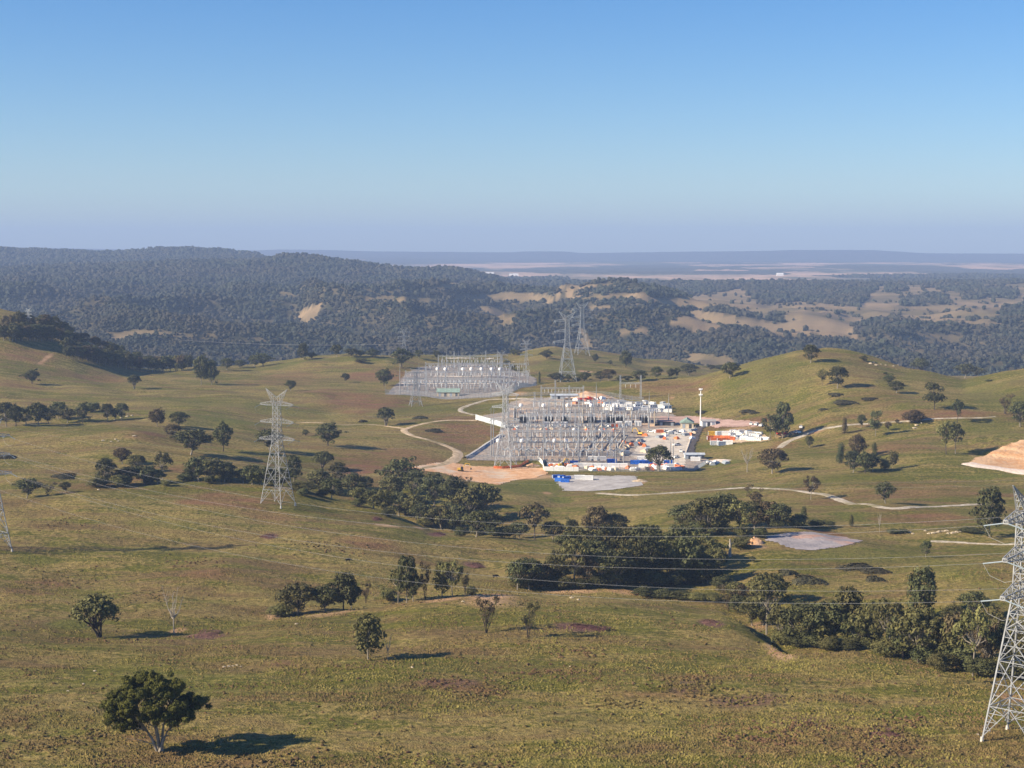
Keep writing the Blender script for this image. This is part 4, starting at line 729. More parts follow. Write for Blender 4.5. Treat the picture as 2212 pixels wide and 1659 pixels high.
for x0, x1, y in ((868, 1062, 829), (938, 1105, 813), (962, 1062, 773.5)): ribbon('service_road', [(x0, y), ((x0 + x1) / 2, y + .2), (x1, y + .5)], 9 if y > 800 else 6, M_CONC, 'pale service road across the far switchyard at %s' % ('its front' if y > 820 else 'its middle' if y > 800 else 'its back'), .5)
drape('site_pad', [(1420, 912), (1422, 900), (1500, 899), (1560, 908), (1640, 912), (1640, 922), (1545, 925), (1500, 915)], earth('pink_gravel', (.34, .22, .18), (.48, .33, .28)), 'pinkish gravel pad behind the site buildings', .25)
drape('storage_pad', [(1530, 935), (1600, 930), (1655, 940), (1662, 953), (1600, 956), (1548, 964), (1532, 955)], M_SAND, 'sandy storage ground beside the embankment', .25)
# ------------------------------------------------------------------ steel
M_GALV = simple('galvanised_steel', (.31, .32, .335), .5, .25, .5, .15); M_STEEL2 = simple('grey_steel', (.24, .25, .27), .6, .3, .5, .1); M_PORC = simple('porcelain', (.56, .58, .60), .35, .15, 2); M_GLASSI = simple('glass_insulator', (.24, .29, .33), .25, .1, 2)
M_WIRE = simple('aluminium_cable', (.34, .34, .34), .6, .1, .3, .1); M_WHITE = simple('white_paint', (.86, .85, .82), .5, .08, .7); M_CREAM = simple('cream_panel', (.62, .50, .34), .6, .2, .7); M_TAN = simple('tan_concrete', (.62, .52, .38), .8, .2, .5); M_GREENR = simple('green_roof', (.25, .34, .29), .6, .2, .5); M_BLUE = simple('blue_sheet', (.03, .16, .62), .5, .3, .9)
M_LBLUE = simple('pale_blue_metal', (.48, .52, .56), .5, .2, .4); M_OR = simple('orange_paint', (.72, .20, .07), .6, .3, .8); M_RED = simple('red_paint', (.50, .05, .04), .5, .3, .8); M_YEL = simple('yellow_paint', (.72, .45, .06), .5, .25, .8); M_DKG = simple('dark_grey_paint', (.05, .055, .065), .6, .3, .8); M_GREY = simple('mid_grey_panel', (.33, .37, .42), .6, .2, .4); M_BLACK = simple('black_rubber', (.02, .02, .02), .8); M_GLS = simple('window_glass', (.03, .04, .05), .15); M_CON2 = simple('concrete', (.50, .47, .43), .85, .2, .6)

def lattice(m, A0, A1, n, r):
    """X bracing between two corner rings A0 (bottom) and A1 (top) on four faces"""
    for k in range(4):
        a0, b0, a1, b1 = A0[k], A0[(k + 1) % 4], A1[k], A1[(k + 1) % 4]
        for i in range(n):
            s, t = i / n, (i + 1) / n; p, q, u, v = a0.lerp(a1, s), b0.lerp(b1, s), a0.lerp(a1, t), b0.lerp(b1, t)
            m.bar(p, v, r); m.bar(q, u, r)
            if i: m.bar(p, q, r)
def ring(z, h): return [Vector((-h, -h, z)), Vector((h, -h, z)), Vector((h, h, z)), Vector((-h, h, z))]
def pylon(name='transmission_tower', fat=1.0, ext=0, detail=True, arms=((30.8, 9.6), (38.9, 9.0), (47.1, 9.0))):
    """lattice pylon, 55 m, double circuit, V shaped earth wire peaks"""
    t = thing(name, 'x', 'pylon'); zw = 30 + ext; zt = 48.6 + ext; hb, hw, ht = 5.9, 1.75, 1.3; hwid = lambda z: hb + (hw - hb) * z / zw if z < zw else hw + (ht - hw) * (z - zw) / (zt - zw)
    L, B, D = .17 * fat, .095 * fat, .06 * fat
    b0, bw = ring(0, hb), ring(zw, hw)
    for k in range(4):
        m = MB(); m.bar(b0[k] - Vector((0, 0, .3)), bw[k], L); m.build('leg', M_GALV, t)
        f = MB(); f.bar(b0[k] - Vector((0, 0, 1)), b0[k] + Vector((0, 0, .7)), .5, 8, .32); f.build('footing', M_CON2, t)
    m = MB(); zs = [7.5, 17.5, 24.5, 28, zw - .01]
    z0 = 0; r0 = ring(zs[0], hwid(zs[0]))
    for k in range(4):                                   # portal legs: K bracing under the first belt
        a, b = r0[k], r0[(k + 1) % 4]; mid = a.lerp(b, .5); fa, fb = b0[k], b0[(k + 1) % 4]
        m.bar(a, b, B * .9); m.bar(fa.lerp(a, .12), mid, B); m.bar(fb.lerp(b, .12), mid, B)
        for s in (.3, .55, .8): pa, pb = fa.lerp(a, s), fa.lerp(mid, s); m.bar(pa, pb, D); m.bar(pb, fa.lerp(a, s + .2), D); pa, pb = fb.lerp(b, s), fb.lerp(mid, s); m.bar(pa, pb, D); m.bar(pb, fb.lerp(b, s + .2), D)
    for i in range(len(zs) - 1):
        za, zb = zs[i], zs[i + 1]; A0, A1 = ring(za, hwid(za)), ring(zb, hwid(zb)); lattice(m, A0, A1, 1, B)
        for k in range(4): m.bar(A1[k], A1[(k + 1) % 4], B * .8)
        if detail and zb - za > 5:
            for k in range(4):
                a0, b_, a1, b1 = A0[k], A0[(k + 1) % 4], A1[k], A1[(k + 1) % 4]; c = a0.lerp(b1, .5).lerp(b_.lerp(a1, .5), .5)
                for s in (.25, .75):
                    m.bar(a0.lerp(a1, s), a0.lerp(b1, s), D) if s < .5 else m.bar(a0.lerp(a1, s), b_.lerp(a1, s), D); m.bar(b_.lerp(b1, s), b_.lerp(a1, s), D) if s < .5 else m.bar(b_.lerp(b1, s), a0.lerp(b1, s), D)
                m.bar(a0.lerp(a1, .5), c, D); m.bar(b_.lerp(b1, .5), c, D)
        m.bar(A0[0], A0[2], D); m.bar(A0[1], A0[3], D)
    m.build('leg_bracing', M_GALV, t)
    m = MB(); A0, A1 = ring(zw, hw), ring(zt, ht)
    for k in range(4): m.bar(A0[k], A1[k], L * .8)
    lattice(m, A0, A1, 7, B * .85)
    for k in range(4): m.bar(A1[k], A1[(k + 1) % 4], B)
    m.build('body', M_GALV, t)
    for za, Lx in arms:
        za += ext
        for sx_ in (-1, 1):
            h = hwid(za); m = MB(); tip = [Vector((sx_ * Lx, -.55, za)), Vector((sx_ * Lx, .55, za))]; tu = [Vector((sx_ * Lx, -.5, za + .7)), Vector((sx_ * Lx, .5, za + .7))]
            lo_ = [Vector((sx_ * h, -h, za)), Vector((sx_ * h, h, za))]; up = [Vector((sx_ * h, -h, za + 2.1)), Vector((sx_ * h, h, za + 2.1))]
            for s in (0, 1):
                m.bar(lo_[s], tip[s], B); m.bar(up[s], tu[s], B); m.bar(tip[s], tu[s], B * 1.2)
                n = 5
                for i in range(n):
                    p, q = lo_[s].lerp(tip[s], i / n), up[s].lerp(tu[s], (i + 1) / n); m.bar(p, q, D); m.bar(q, lo_[s].lerp(tip[s], (i + 1) / n), D)
            m.bar(*tip, B * 1.3); m.bar(*tu, B * 1.3); m.bar(tip[0], tu[1], D)
            for i in range(5): m.bar(lo_[i % 2].lerp(tip[i % 2], i / 5), lo_[1 - i % 2].lerp(tip[1 - i % 2], (i + 1) / 5), D); m.bar(up[i % 2].lerp(tu[i % 2], i / 5), up[1 - i % 2].lerp(tu[1 - i % 2], (i + 1) / 5), D)
            m.build('crossarm', M_GALV, t)
            j = MB()
            for sy_ in (-1, 1):
                i_ = MB(); a = Vector((sx_ * Lx, sy_ * .6, za)); b = a + Vector((0, sy_ * 4.4, -1.0)); i_.bar(a, b, .11 * fat, 7); i_.build('insulator_string', M_GLASSI, t)
                if detail: i_.v = i_.v
            e0 = Vector((sx_ * Lx, -5, za - 1)); j.tube([e0, e0 + Vector((0, 1.6, -2.4)), e0 + Vector((0, 5, -3.4)), e0 + Vector((0, 8.4, -2.4)), e0 + Vector((0, 10, 0))], .03 * fat, 4); j.build('jumper_cable', M_WIRE, t)
    for sx_ in (-1, 1):
        m = MB(); tip = Vector((sx_ * 6.2, 0, 55 + ext)); roots = [Vector((sx_ * ht, -ht, zt - 1.2)), Vector((sx_ * ht, ht, zt - 1.2)), Vector((0, -.7, zt + 2.2)), Vector((0, .7, zt + 2.2))]
        for r_ in roots: m.bar(r_, tip, B)
        for i in range(5):
            P = [r_.lerp(tip, i / 5.5) for r_ in roots]; Q = [r_.lerp(tip, (i + 1) / 5.5) for r_ in roots]
            m.bar(P[0], Q[2], D); m.bar(P[1], Q[3], D); m.bar(P[2], P[3], D); m.bar(P[0], P[1], D); m.bar(P[2], Q[0], D); m.bar(P[3], Q[1], D)
        m.build('earthwire_peak', M_GALV, t)
    return t
PY = pylon(fat=.85); PYB = pylon('transmission_tower', fat=1.35, ext=1.5); M_G0 = M_GALV; M_GALV = simple('weathered_bright_steel', (.38, .40, .42), .5, .2, .5, .1); PYC = pylon('transmission_tower', fat=1.3, detail=False); M_GALV = M_G0
PY.name, PYB.name, PYC.name = 'transmission_tower', 'transmission_tower.001', 'transmission_tower.002'
LINE = math.atan2(-288, 304)                                        # bearing of the line from the left to the right pylon
def tplace(p, x, y, lab, rz, sc=1, D=None, group='lattice transmission towers'):
    at = None
    if D is not None: a, s = proj(x, y); at = (a * D, D, float(ground(a * D, D)) + CAMZ)
    return place(p, x, y, lab, group, rz, sc, at=at, sink=.0)
T_R = tplace(PYB, 2203, 1607, 'nearest lattice pylon, cut by the right edge of the view', LINE + math.pi / 2, 1, 350)
PYB2 = 'transmission_tower.001'
T_L = tplace(PYB, -16, 1206, 'lattice pylon cut by the left edge of the view', LINE + math.pi / 2, .92, 640)
T_1 = tplace(PY, 600, 1090, 'whole lattice pylon on the knoll left of centre', -math.radians(27), 1)
T_4 = tplace(PYC, 1092, 1010, 'lattice pylon standing at the left front of the main switchyard', -math.radians(20), 1.07)
T_6 = tplace(PYC, 1225, 826, 'tallest far pylon rising behind the main switchyard', math.radians(8), (1.5, 1.5, 1.36), 1750)
tplace(PYC, 1257, 800, 'faint far pylon directly behind the tallest far pylon', math.radians(15), (1.35, 1.35, 1.22), 2080)
tplace(PYC, 1137, 812, 'small V topped pylon behind the far switchyard', 0, (.72, .72, .74), 1800)
tplace(PYC, 1083, 822, 'squat wide V topped pylon inside the far switchyard', .1, (.72, .72, .56), 1720)
tplace(PYC, 898, 873, 'pylon with legs before the far switchyard fence', .3, (.85, .85, .62), 1440)
tplace(PYC, 873, 800, 'pylon hidden behind the left paddock crest with horns showing', .1, (.8, .8, .70), 2060)
tplace(PYC, 62, 712, 'thin grey pylon on the far left hill', -.6, (.6, .6, .42))
def attach(tw, sx_, lev, end):
    z = {0: 47.1, 1: 38.9, 2: 30.8}[lev]; Lx = {0: 9.0, 1: 9.0, 2: 9.6}[lev]; z += 1.5 if tw in (T_R, T_L) else 0
    M = Matrix.Translation(tw.location) @ Matrix.Rotation(tw.rotation_euler.z, 4, 'Z') @ Matrix.Diagonal((*tw.scale, 1)); return M @ Vector((sx_ * Lx, end * 5.0, z - 1))
def peak(tw, sx_):
    M = Matrix.Translation(tw.location) @ Matrix.Rotation(tw.rotation_euler.z, 4, 'Z') @ Matrix.Diagonal((*tw.scale, 1)); return M @ Vector((sx_ * 6.2, 0, 55 + (1.5 if tw in (T_R, T_L) else 0)))
def cable(p, q, sag, r, label, group, twin=.45, n=28):
    m = MB(); d = (q - p).normalized(); s_ = Vector((-d.y, d.x, 0)).normalized()
    for o in ((-twin / 2, twin / 2) if twin else (0,)): m.tube([p.lerp(q, i / n) + s_ * o - Vector((0, 0, 4 * sag * (i / n) * (1 - i / n))) for i in range(n + 1)], r, 3)
    o = m.build('power_line', M_WIRE); return tag(o, label, 'cable', group)
LV = ['top', 'middle', 'lowest']
yl = T_L; G1 = 'cables between the left and right edge pylons'
# arm ends that face each other are found from the geometry
def facing(tw, other, sx_, lev): return min((attach(tw, sx_, lev, e) for e in (-1, 1)), key=lambda v: (v - other.location).length)
for lev in range(3):
    for sx_ in (-1, 1): cable(facing(T_L, T_R, sx_, lev), facing(T_R, T_L, sx_, lev), 14.5, .014, 'twin cable of the long near span, %s level, %s side' % (LV[lev], 'near' if sx_ < 0 else 'far'), G1)
for sx_ in (-1, 1): cable(peak(T_L, sx_), peak(T_R, sx_), 9, .01, 'thin earth wire above the long near span, %s side' % ('near' if sx_ < 0 else 'far'), G1, 0)
for lev in range(3):
    for sx_ in (-1, 1): cable(facing(T_1, T_4, sx_, lev), facing(T_4, T_1, sx_, lev), 9, .022, 'cable from the knoll pylon to the yard pylon, %s level, %s side' % (LV[lev], 'left' if sx_ < 0 else 'right'), 'cables between the knoll pylon and the yard pylon', 0)
a, s = proj(385, 741); b, s2 = proj(875, 742); cable(Vector((a * 2050, 2050, s * 2050 + CAMZ + 4)), Vector((b * 2060, 2060, s2 * 2060 + CAMZ)), 4, .17, 'long pale line crossing before the far forest', None, 0)

# ------------------------------------------------------------------ switchyard equipment (prototypes, metres)
def bus_support():
    t = thing('bus_support', 'x', 'insulator post'); m = MB(); m.bar((0, 0, 0), (0, 0, 4.6), .2, 6); m.box(-.35, .35, -.35, .35, 0, .12); m.build('post', M_STEEL2, t)
    m = MB(); pr = []
    for i in range(9): pr += [(.34, 4.6 + i * .42), (.2, 4.8 + i * .42)]
    m.lathe(pr, n=7); m.build('insulator', M_PORC, t); m = MB(); m.tube([(.5 * math.cos(a * .7), .5 * math.sin(a * .7), 8.5) for a in range(10)], .08, 4); m.bar((-1.2, 0, 8.6), (1.2, 0, 8.6), .1); m.build('corona_ring', M_GALV, t); return t
def current_transformer():
    t = thing('current_transformer', 'x', 'transformer'); m = MB(); m.bar((0, 0, 0), (0, 0, 4), .32, 4); m.box(-.6, .6, -.6, .6, 3.8, 4.2); m.build('stand', M_STEEL2, t); m = MB(); pr = []
    for i in range(7): pr += [(.42, 4.2 + i * .45), (.27, 4.42 + i * .45)]
    m.lathe(pr, n=8); m.build('insulator', M_PORC, t); m = MB(); m.lathe([(.5, 7.3), (1.05, 7.6), (1.15, 8.4), (1.0, 9.1), (.5, 9.4)], n=10); m.build('head', M_WHITE, t); return t
def disconnector():
    t = thing('disconnector', 'x', 'switch'); m = MB()
    for x in (-3, 0, 3): m.bar((x, 0, 0), (x, 0, 4.2), .2, 4)
    m.box(-3.4, 3.4, -.22, .22, 4.1, 4.5); m.build('stand', M_STEEL2, t)
    for x in (-3, 0, 3):
        m = MB(); pr = []
        for i in range(6): pr += [(.32, 4.5 + i * .45), (.2, 4.72 + i * .45)]
        m.lathe(pr, x=x, n=7); m.build('insulator', M_PORC, t)
    m = MB(); m.bar((-3, 0, 7.3), (-.2, 0, 7.3), .12); m.bar((0, 0, 7.3), (1.6, 0, 9.6), .12); m.bar((3, 0, 7.3), (4.2, 0, 7.3), .12); m.build('blade', M_GALV, t); return t
def breaker():
    t = thing('circuit_breaker', 'x', 'switchgear'); m = MB()
    for x in (-.6, .6): m.bar((x, 0, 0), (x * .5, 0, 3.6), .17, 4)
    m.bar((-.6, 0, 1.6), (.6, 0, 1.6), .1); m.box(-.7, .7, -.5, .5, 1.0, 2.0); m.build('stand', M_STEEL2, t)
    m = MB(); pr = []
    for i in range(7): pr += [(.34, 3.6 + i * .42), (.22, 3.82 + i * .42)]
    m.lathe(pr, n=7); m.build('insulator', M_PORC, t)
    for sx_ in (-1, 1): m = MB(); m.bar((0, 0, 6.7), (sx_ * 1.9, 0, 8.1), .3, 7, .34); m.build('interrupter', M_GREY, t)
    return t
def mast(h=32):
    t = thing('lightning_mast', 'x', 'mast'); m = MB(); m.bar((0, 0, 0), (0, 0, h * .8), .42, 8, .22); m.build('pole', M_GALV, t); m = MB(); m.bar((0, 0, h * .8), (0, 0, h), .14, 6, .06); m.build('spike', M_GALV, t); m = MB(); m.lathe([(.9, -.2), (.9, .25), (.5, .3)], n=8); m.build('footing', M_CON2, t); return t
def column_mb(m, x, h, w=.75, r=.13, n=9):
    A0 = [Vector((x - w, -w, 0)), Vector((x + w, -w, 0)), Vector((x + w, w, 0)), Vector((x - w, w, 0))]; w2 = w * .62; A1 = [Vector((x - w2, -w2, h)), Vector((x + w2, -w2, h)), Vector((x + w2, w2, h)), Vector((x - w2, w2, h))]
    for k in range(4): m.bar(A0[k], A1[k], r)
    lattice(m, A0, A1, n, r * .55)
M_GAN = simple('gantry_steel', (.46, .48, .50), .5, .2, .5, .1)
def gantry(xs, h, hb, lab, group, px, py, rz=0, tall=()):
    """a run of lattice columns carrying a lattice beam"""
    x0, y0, z0 = hit(px, py); t = thing('bus_gantry', lab, 'gantry', (x0, y0, z0 - .1), rz, group)
    for i, x in enumerate(xs): m = MB(); column_mb(m, x, h * (1.25 if i in tall else 1)); m.build('column', M_GAN, t)
    m = MB(); a, b = xs[0], xs[-1]; n = max(4, int((b - a) / 2.2)); C = [(-.55, hb), (.55, hb), (.55, hb + 1.2), (-.55, hb + 1.2)]
    for y, z in C: m.bar((a, y, z), (b, y, z), .13)
    for i in range(n):
        xa, xb = a + (b - a) * i / n, a + (b - a) * (i + 1) / n
        for k in range(4): (y1, z1), (y2, z2) = C[k], C[(k + 1) % 4]; m.bar((xa, y1, z1), (xb, y2, z2), .06)
    m.build('beam', M_GAN, t)
    for i in range(len(xs) - 1):
        for s_ in (.25, .5, .75): m = MB(); x = xs[i] + (xs[i + 1] - xs[i]) * s_; m.bar((x, 0, hb), (x, -1.6, hb - 3.2), .14, 6); m.build('insulator_string', M_PORC, t)
    return t
def transformer():
    t = thing('power_transformer', 'x', 'transformer'); m = MB(); m.box(-3.6, 3.6, -1.6, 1.6, .4, 4.4, .1, .1); m.box(-4, 4, -2, 2, 0, .4); m.build('tank', M_DKG, t)
    m = MB()
    for x in range(-8, 9): m.box(x * .42 - .08, x * .42 + .08, -2.7, -1.65, .9, 3.9)
    m.build('radiator', M_DKG, t); m = MB(); m.bar((-3, 1, 5.4), (2.6, 1, 5.4), .65, 10); m.bar((-2, 1, 4.4), (-2, 1, 5.4), .15); m.bar((2, 1, 4.4), (2, 1, 5.4), .15); m.build('conservator', M_GREY, t)
    for x in (-2.4, 0, 2.4):
        m = MB(); pr = []
        for i in range(6): pr += [(.34, 4.4 + i * .5), (.2, 4.65 + i * .5)]
        m.lathe(pr, x=x, y=-.5, n=7); m.build('bushing', M_PORC, t)
    return t
def kiosk():
    t = thing('control_kiosk', 'x', 'cabinet'); m = MB(); m.box(-2.6, 2.6, -1.4, 1.4, .25, 3.6); m.build('body', M_WHITE, t); m = MB(); m.box(-2.85, 2.85, -1.65, 1.65, 3.6, 3.9, .3, .3); m.build('roof', M_WHITE, t)
    for x in (-1.3, 1.3): m = MB(); m.box(x - .55, x + .55, -1.47, -1.4, .4, 2.9); m.build('door', M_GREY, t)
    m = MB(); m.box(-2.7, 2.7, -1.5, 1.5, 0, .25); m.build('plinth', M_CON2, t); return t
def container(mat, nm='shipping_container', cat='container'):
    t = thing(nm, 'x', cat); m = MB(); m.box(-3, 3, -1.15, 1.15, .15, 2.55)
    for i in range(13):
        x = -2.85 + i * .475; m.box(x - .09, x + .09, -1.22, -1.15, .3, 2.4); m.box(x - .09, x + .09, 1.15, 1.22, .3, 2.4)
    m.build('body', mat, t); m = MB()
    for x in (-3.02, 3.02):
        for y in (-1.2, 1.2): m.box(x - .07, x + .07, y - .07, y + .07, 0, 2.65)
    for y in (-1.2, 1.2): m.box(-3, 3, y - .06, y + .06, 2.5, 2.66); m.box(-3, 3, y - .06, y + .06, 0, .16)
    m.build('frame', mat, t); m = MB(); m.box(-3.1, -3, -1.05, -.04, .2, 2.45); m.box(-3.1, -3, .04, 1.05, .2, 2.45); m.build('door', M_GREY, t); return t
def cabin():
    t = thing('site_cabin', 'x', 'cabin'); m = MB(); m.box(-3.4, 3.4, -1.4, 1.4, .35, 2.9); m.build('body', M_WHITE, t); m = MB(); m.box(-3.6, 3.6, -1.6, 1.6, 2.9, 3.1, .15, .15); m.build('roof', M_GREY, t)
    for x in (-2.2, 0, 2.2): m = MB(); m.box(x - .45, x + .45, -1.46, -1.4, 1.4, 2.3); m.build('window', M_GLS, t)
    m = MB(); m.box(.75, 1.45, -1.45, -1.4, .35, 2.3); m.build('door', M_LBLUE, t); m = MB()
    for x in (-3, -1, 1, 3): m.box(x - .2, x + .2, -1.2, 1.2, 0, .35)
    m.build('skid', M_DKG, t); return t
def car():
    t = thing('parked_ute', 'x', 'car'); m = MB(); m.box(-2.5, 2.5, -.92, .92, .45, 1.05, .06, .06); m.box(-2.5, -.5, -.92, .92, 1.05, 1.35); m.box(1.5, 2.45, -.85, .85, 1.05, 1.15, .2, .1); m.build('body', M_WHITE, t); m = MB(); m.box(-.5, 1.7, -.82, .82, 1.06, 1.75, .35, .12); m.build('cab', M_GLS, t); m = MB(); m.box(-.2, 1.25, -.7, .7, 1.75, 1.8); m.build('roof', M_WHITE, t)
    for x in (-1.6, 1.6):
        for y in (-.9, .9): m = MB(); m.bar((x, y - .13, .4), (x, y + .13, .4), .4, 12); m.build('wheel', M_BLACK, t)
    return t
def truck():
    t = thing('truck', 'x', 'truck'); m = MB(); m.box(-4.4, 2.0, -1.2, 1.2, 1.1, 1.4); m.box(-4.4, 2.0, -1.2, -1.1, 1.4, 2.2); m.box(-4.4, 2, 1.1, 1.2, 1.4, 2.2); m.box(-4.4, -4.3, -1.2, 1.2, 1.4, 2.2); m.build('tray', M_RED, t); m = MB(); m.box(2.2, 4.2, -1.2, 1.2, .7, 2.9, .15, .05); m.build('cab', M_RED, t); m = MB(); m.box(4.05, 4.12, -1, 1, 1.7, 2.5); m.build('windscreen', M_GLS, t)
    for x in (-3.4, -2.2, 3.1):
        for y in (-1.05, 1.05): m = MB(); m.bar((x, y - .18, .5), (x, y + .18, .5), .5, 12); m.build('wheel', M_BLACK, t)
    return t
def excavator():
    t = thing('excavator', 'x', 'excavator')
    for y in (-1.2, 1.2): m = MB(); m.box(-2.1, 2.1, y - .32, y + .32, 0, .95, .35, 0); m.build('track', M_BLACK, t)
    m = MB(); m.box(-2.2, 1.2, -1.35, 1.35, 1.1, 2.3, .15, .1); m.box(-.8, .8, -.8, .8, .8, 1.1); m.build('house', M_YEL, t); m = MB(); m.box(.1, 1.6, -1.35, -.2, 2.3, 3.2, .15, .1); m.box(.1, 1.7, -1.35, -.2, 1.2, 2.3); m.build('cab', M_GLS, t)
    m = MB(); m.bar((1, .3, 1.8), (3.2, .3, 5.2), .34, 4, .3); m.bar((3.2, .3, 5.2), (5.6, .3, 4.9), .3, 4, .22); m.build('boom', M_YEL, t); m = MB(); m.bar((5.5, .3, 5.1), (6.6, .3, 2.2), .24, 4, .17); m.build('stick', M_YEL, t); m = MB(); m.box(6.2, 7.1, -.35, .95, 1.2, 2.3, .1, .05); m.build('bucket', M_DKG, t); return t
BS, CT, DS, BR, MA, TF, KI = bus_support(), current_transformer(), disconnector(), breaker(), mast(), transformer(), kiosk()
CW_, CB, CO, CAB, CAR, TRK, EXC = container(M_WHITE), container(M_BLUE), container(M_OR), cabin(), car(), truck(), excavator()
for o, n in ((CB, 'shipping_container.001'), (CO, 'shipping_container.002')): o.name = n
RR = np.random.default_rng(77)
def row(proto, x0, x1, y, n, lab, group, sc=1, rz=0, jit=1.5, skip=0):
    for i in range(n):
        if RR.random() < skip: continue
        x = x0 + (x1 - x0) * i / max(1, n - 1) + RR.normal() * jit; place(proto, x, y + RR.normal() * .5, lab + ', ' + ordinal(i, n), group, rz + RR.normal() * .05, sc * (.92 + .16 * RR.random()))
# main yard, rows from front to back (identical posts within a row share a label)
MY = 'of the main switchyard'
row(BS, 1098, 1330, 990, 17, 'grey insulator post in the front row ' + MY, 'insulator posts in the front row of the main yard', 1.1)
row(BR, 1120, 1335, 980, 13, 'Y shaped circuit breaker in the front rows ' + MY, 'circuit breakers in the front rows of the main yard', 1.25)
for i, x in enumerate((1076, 1127, 1197, 1223)): place(CT, x, 985, 'white headed instrument transformer at the yard front, %s' % ordinal(i, 4), 'white headed instrument transformers in front', 0, 1.35)
row(DS, 1110, 1330, 968, 12, 'three post switch in the second row ' + MY, 'disconnect switches in the second row of the main yard', 1.1)
row(BS, 1085, 1345, 957, 18, 'grey insulator post in the middle rows ' + MY, 'insulator posts in the middle of the main yard', 1.1)
row(BR, 1100, 1345, 946, 14, 'Y shaped circuit breaker in the middle rows ' + MY, 'circuit breakers in the middle of the main yard', 1.25)
row(DS, 1100, 1345, 936, 12, 'three post switch in the middle rows ' + MY, 'disconnect switches in the middle of the main yard', 1.1)
row(BS, 1095, 1405, 916, 24, 'grey insulator post in the back rows ' + MY, 'insulator posts in the back of the main yard', 1.2)
row(DS, 1100, 1410, 905, 14, 'three post switch in the back rows ' + MY, 'disconnect switches in the back of the main yard', 1.2)
for i, x in enumerate((1125, 1174, 1226, 1277, 1305, 1326)): place(CT, x, 906, 'white headed instrument transformer at the yard back, %s' % ordinal(i, 6), 'white headed instrument transformers at the back', 0, 1.4)
row(BR, 1090, 1340, 998, 18, 'Y shaped circuit breaker in the foremost row ' + MY, 'circuit breakers in the foremost row of the main yard', 1.2)
row(BS, 1130, 1400, 924, 20, 'grey insulator post along the middle lane ' + MY, 'insulator posts along the lane of the main yard', 1.2)
row(BS, 1150, 1400, 893, 16, 'grey insulator post by the rear road ' + MY, 'insulator posts by the rear road of the main yard', 1.2)
for i, x in enumerate((1132, 1185, 1222, 1278, 1318, 1340, 1392)): place(TF, x, 913, 'dark finned power transformer in the main yard, %s' % ordinal(i, 7), 'power transformers of the main yard', .1, 1.05)
for i, (x, y) in enumerate(((1180, 922), (1199, 922), (1219, 922), (1337, 921), (1357, 920), (1378, 920))): place(KI, x, y, 'white control kiosk in the main yard, %s of the kiosks' % ordinal(i, 6), 'white control kiosks', 0, (1, 1, 1.05))
for i, (x, y, h) in enumerate(((1112, 906, 10), (1260, 912, 11), (1363, 912, 11), (1414, 918, 12))):
    X, Y, Z = hit(x, y); t = thing('firewall', 'tall tan concrete firewall between transformers, %s of the firewalls' % ordinal(i, 4), 'wall', (X, Y, Z - .1), -.12, 'tan transformer firewalls'); m = MB(); m.box(-.3, .3, -6, 6, 0, h); m.build('panel', M_TAN, t); m = MB(); m.box(-.42, .42, -6.15, 6.15, h, h + .25); m.build('capping', M_CON2, t)
gantry([-30, -18, -6, 6, 18, 30, 42], 21, 18, 'front lattice gantry spanning the main switchyard', 'lattice gantries of the main yard', 1195, 986, -.02, (1, 4))
gantry([-30, -18, -6, 6, 18, 30], 21, 18, 'middle lattice gantry spanning the main switchyard', 'lattice gantries of the main yard', 1225, 948, -.02, (2, 5))
gantry([-34, -22, -10, 2, 14, 26, 38], 20, 17, 'rear lattice gantry spanning the main switchyard', 'lattice gantries of the main yard', 1245, 912, -.02, (0, 3))
gantry([-9, 9], 17, 13.5, 'lone H shaped gantry behind the main switchyard', None, 1362, 862, 0, (0, 1))
gantry([-36, -24, -12, 0], 19, 16, 'short lattice gantry over the rear access road', 'lattice gantries of the main yard', 1260, 880, 0, (1,))
mm = sorted([(1061, 985, 35), (1066, 987, 36), (1137, 994, 25), (1147, 968, 31), (1184, 945, 30), (1251, 968, 27), (1251, 1003, 22), (1300, 950, 30), (1347, 1006, 24), (1349, 960, 30), (1365, 935, 30), (1218, 912, 26), (1175, 1000, 22), (1444, 918, 26), (1454, 1008, 21), (1448, 1005, 19), (1288, 880, 22), (1330, 1004, 18), (1200, 880, 22), (1116, 915, 24), (1402, 925, 30)])
for i, (x, y, h) in enumerate(mm): place(MA, x, y, 'slim steel mast in the main yard, %s of the masts' % ordinal(i, len(mm)), 'lightning masts of the main yard', 0, (1.15, 1.15, h / 32))
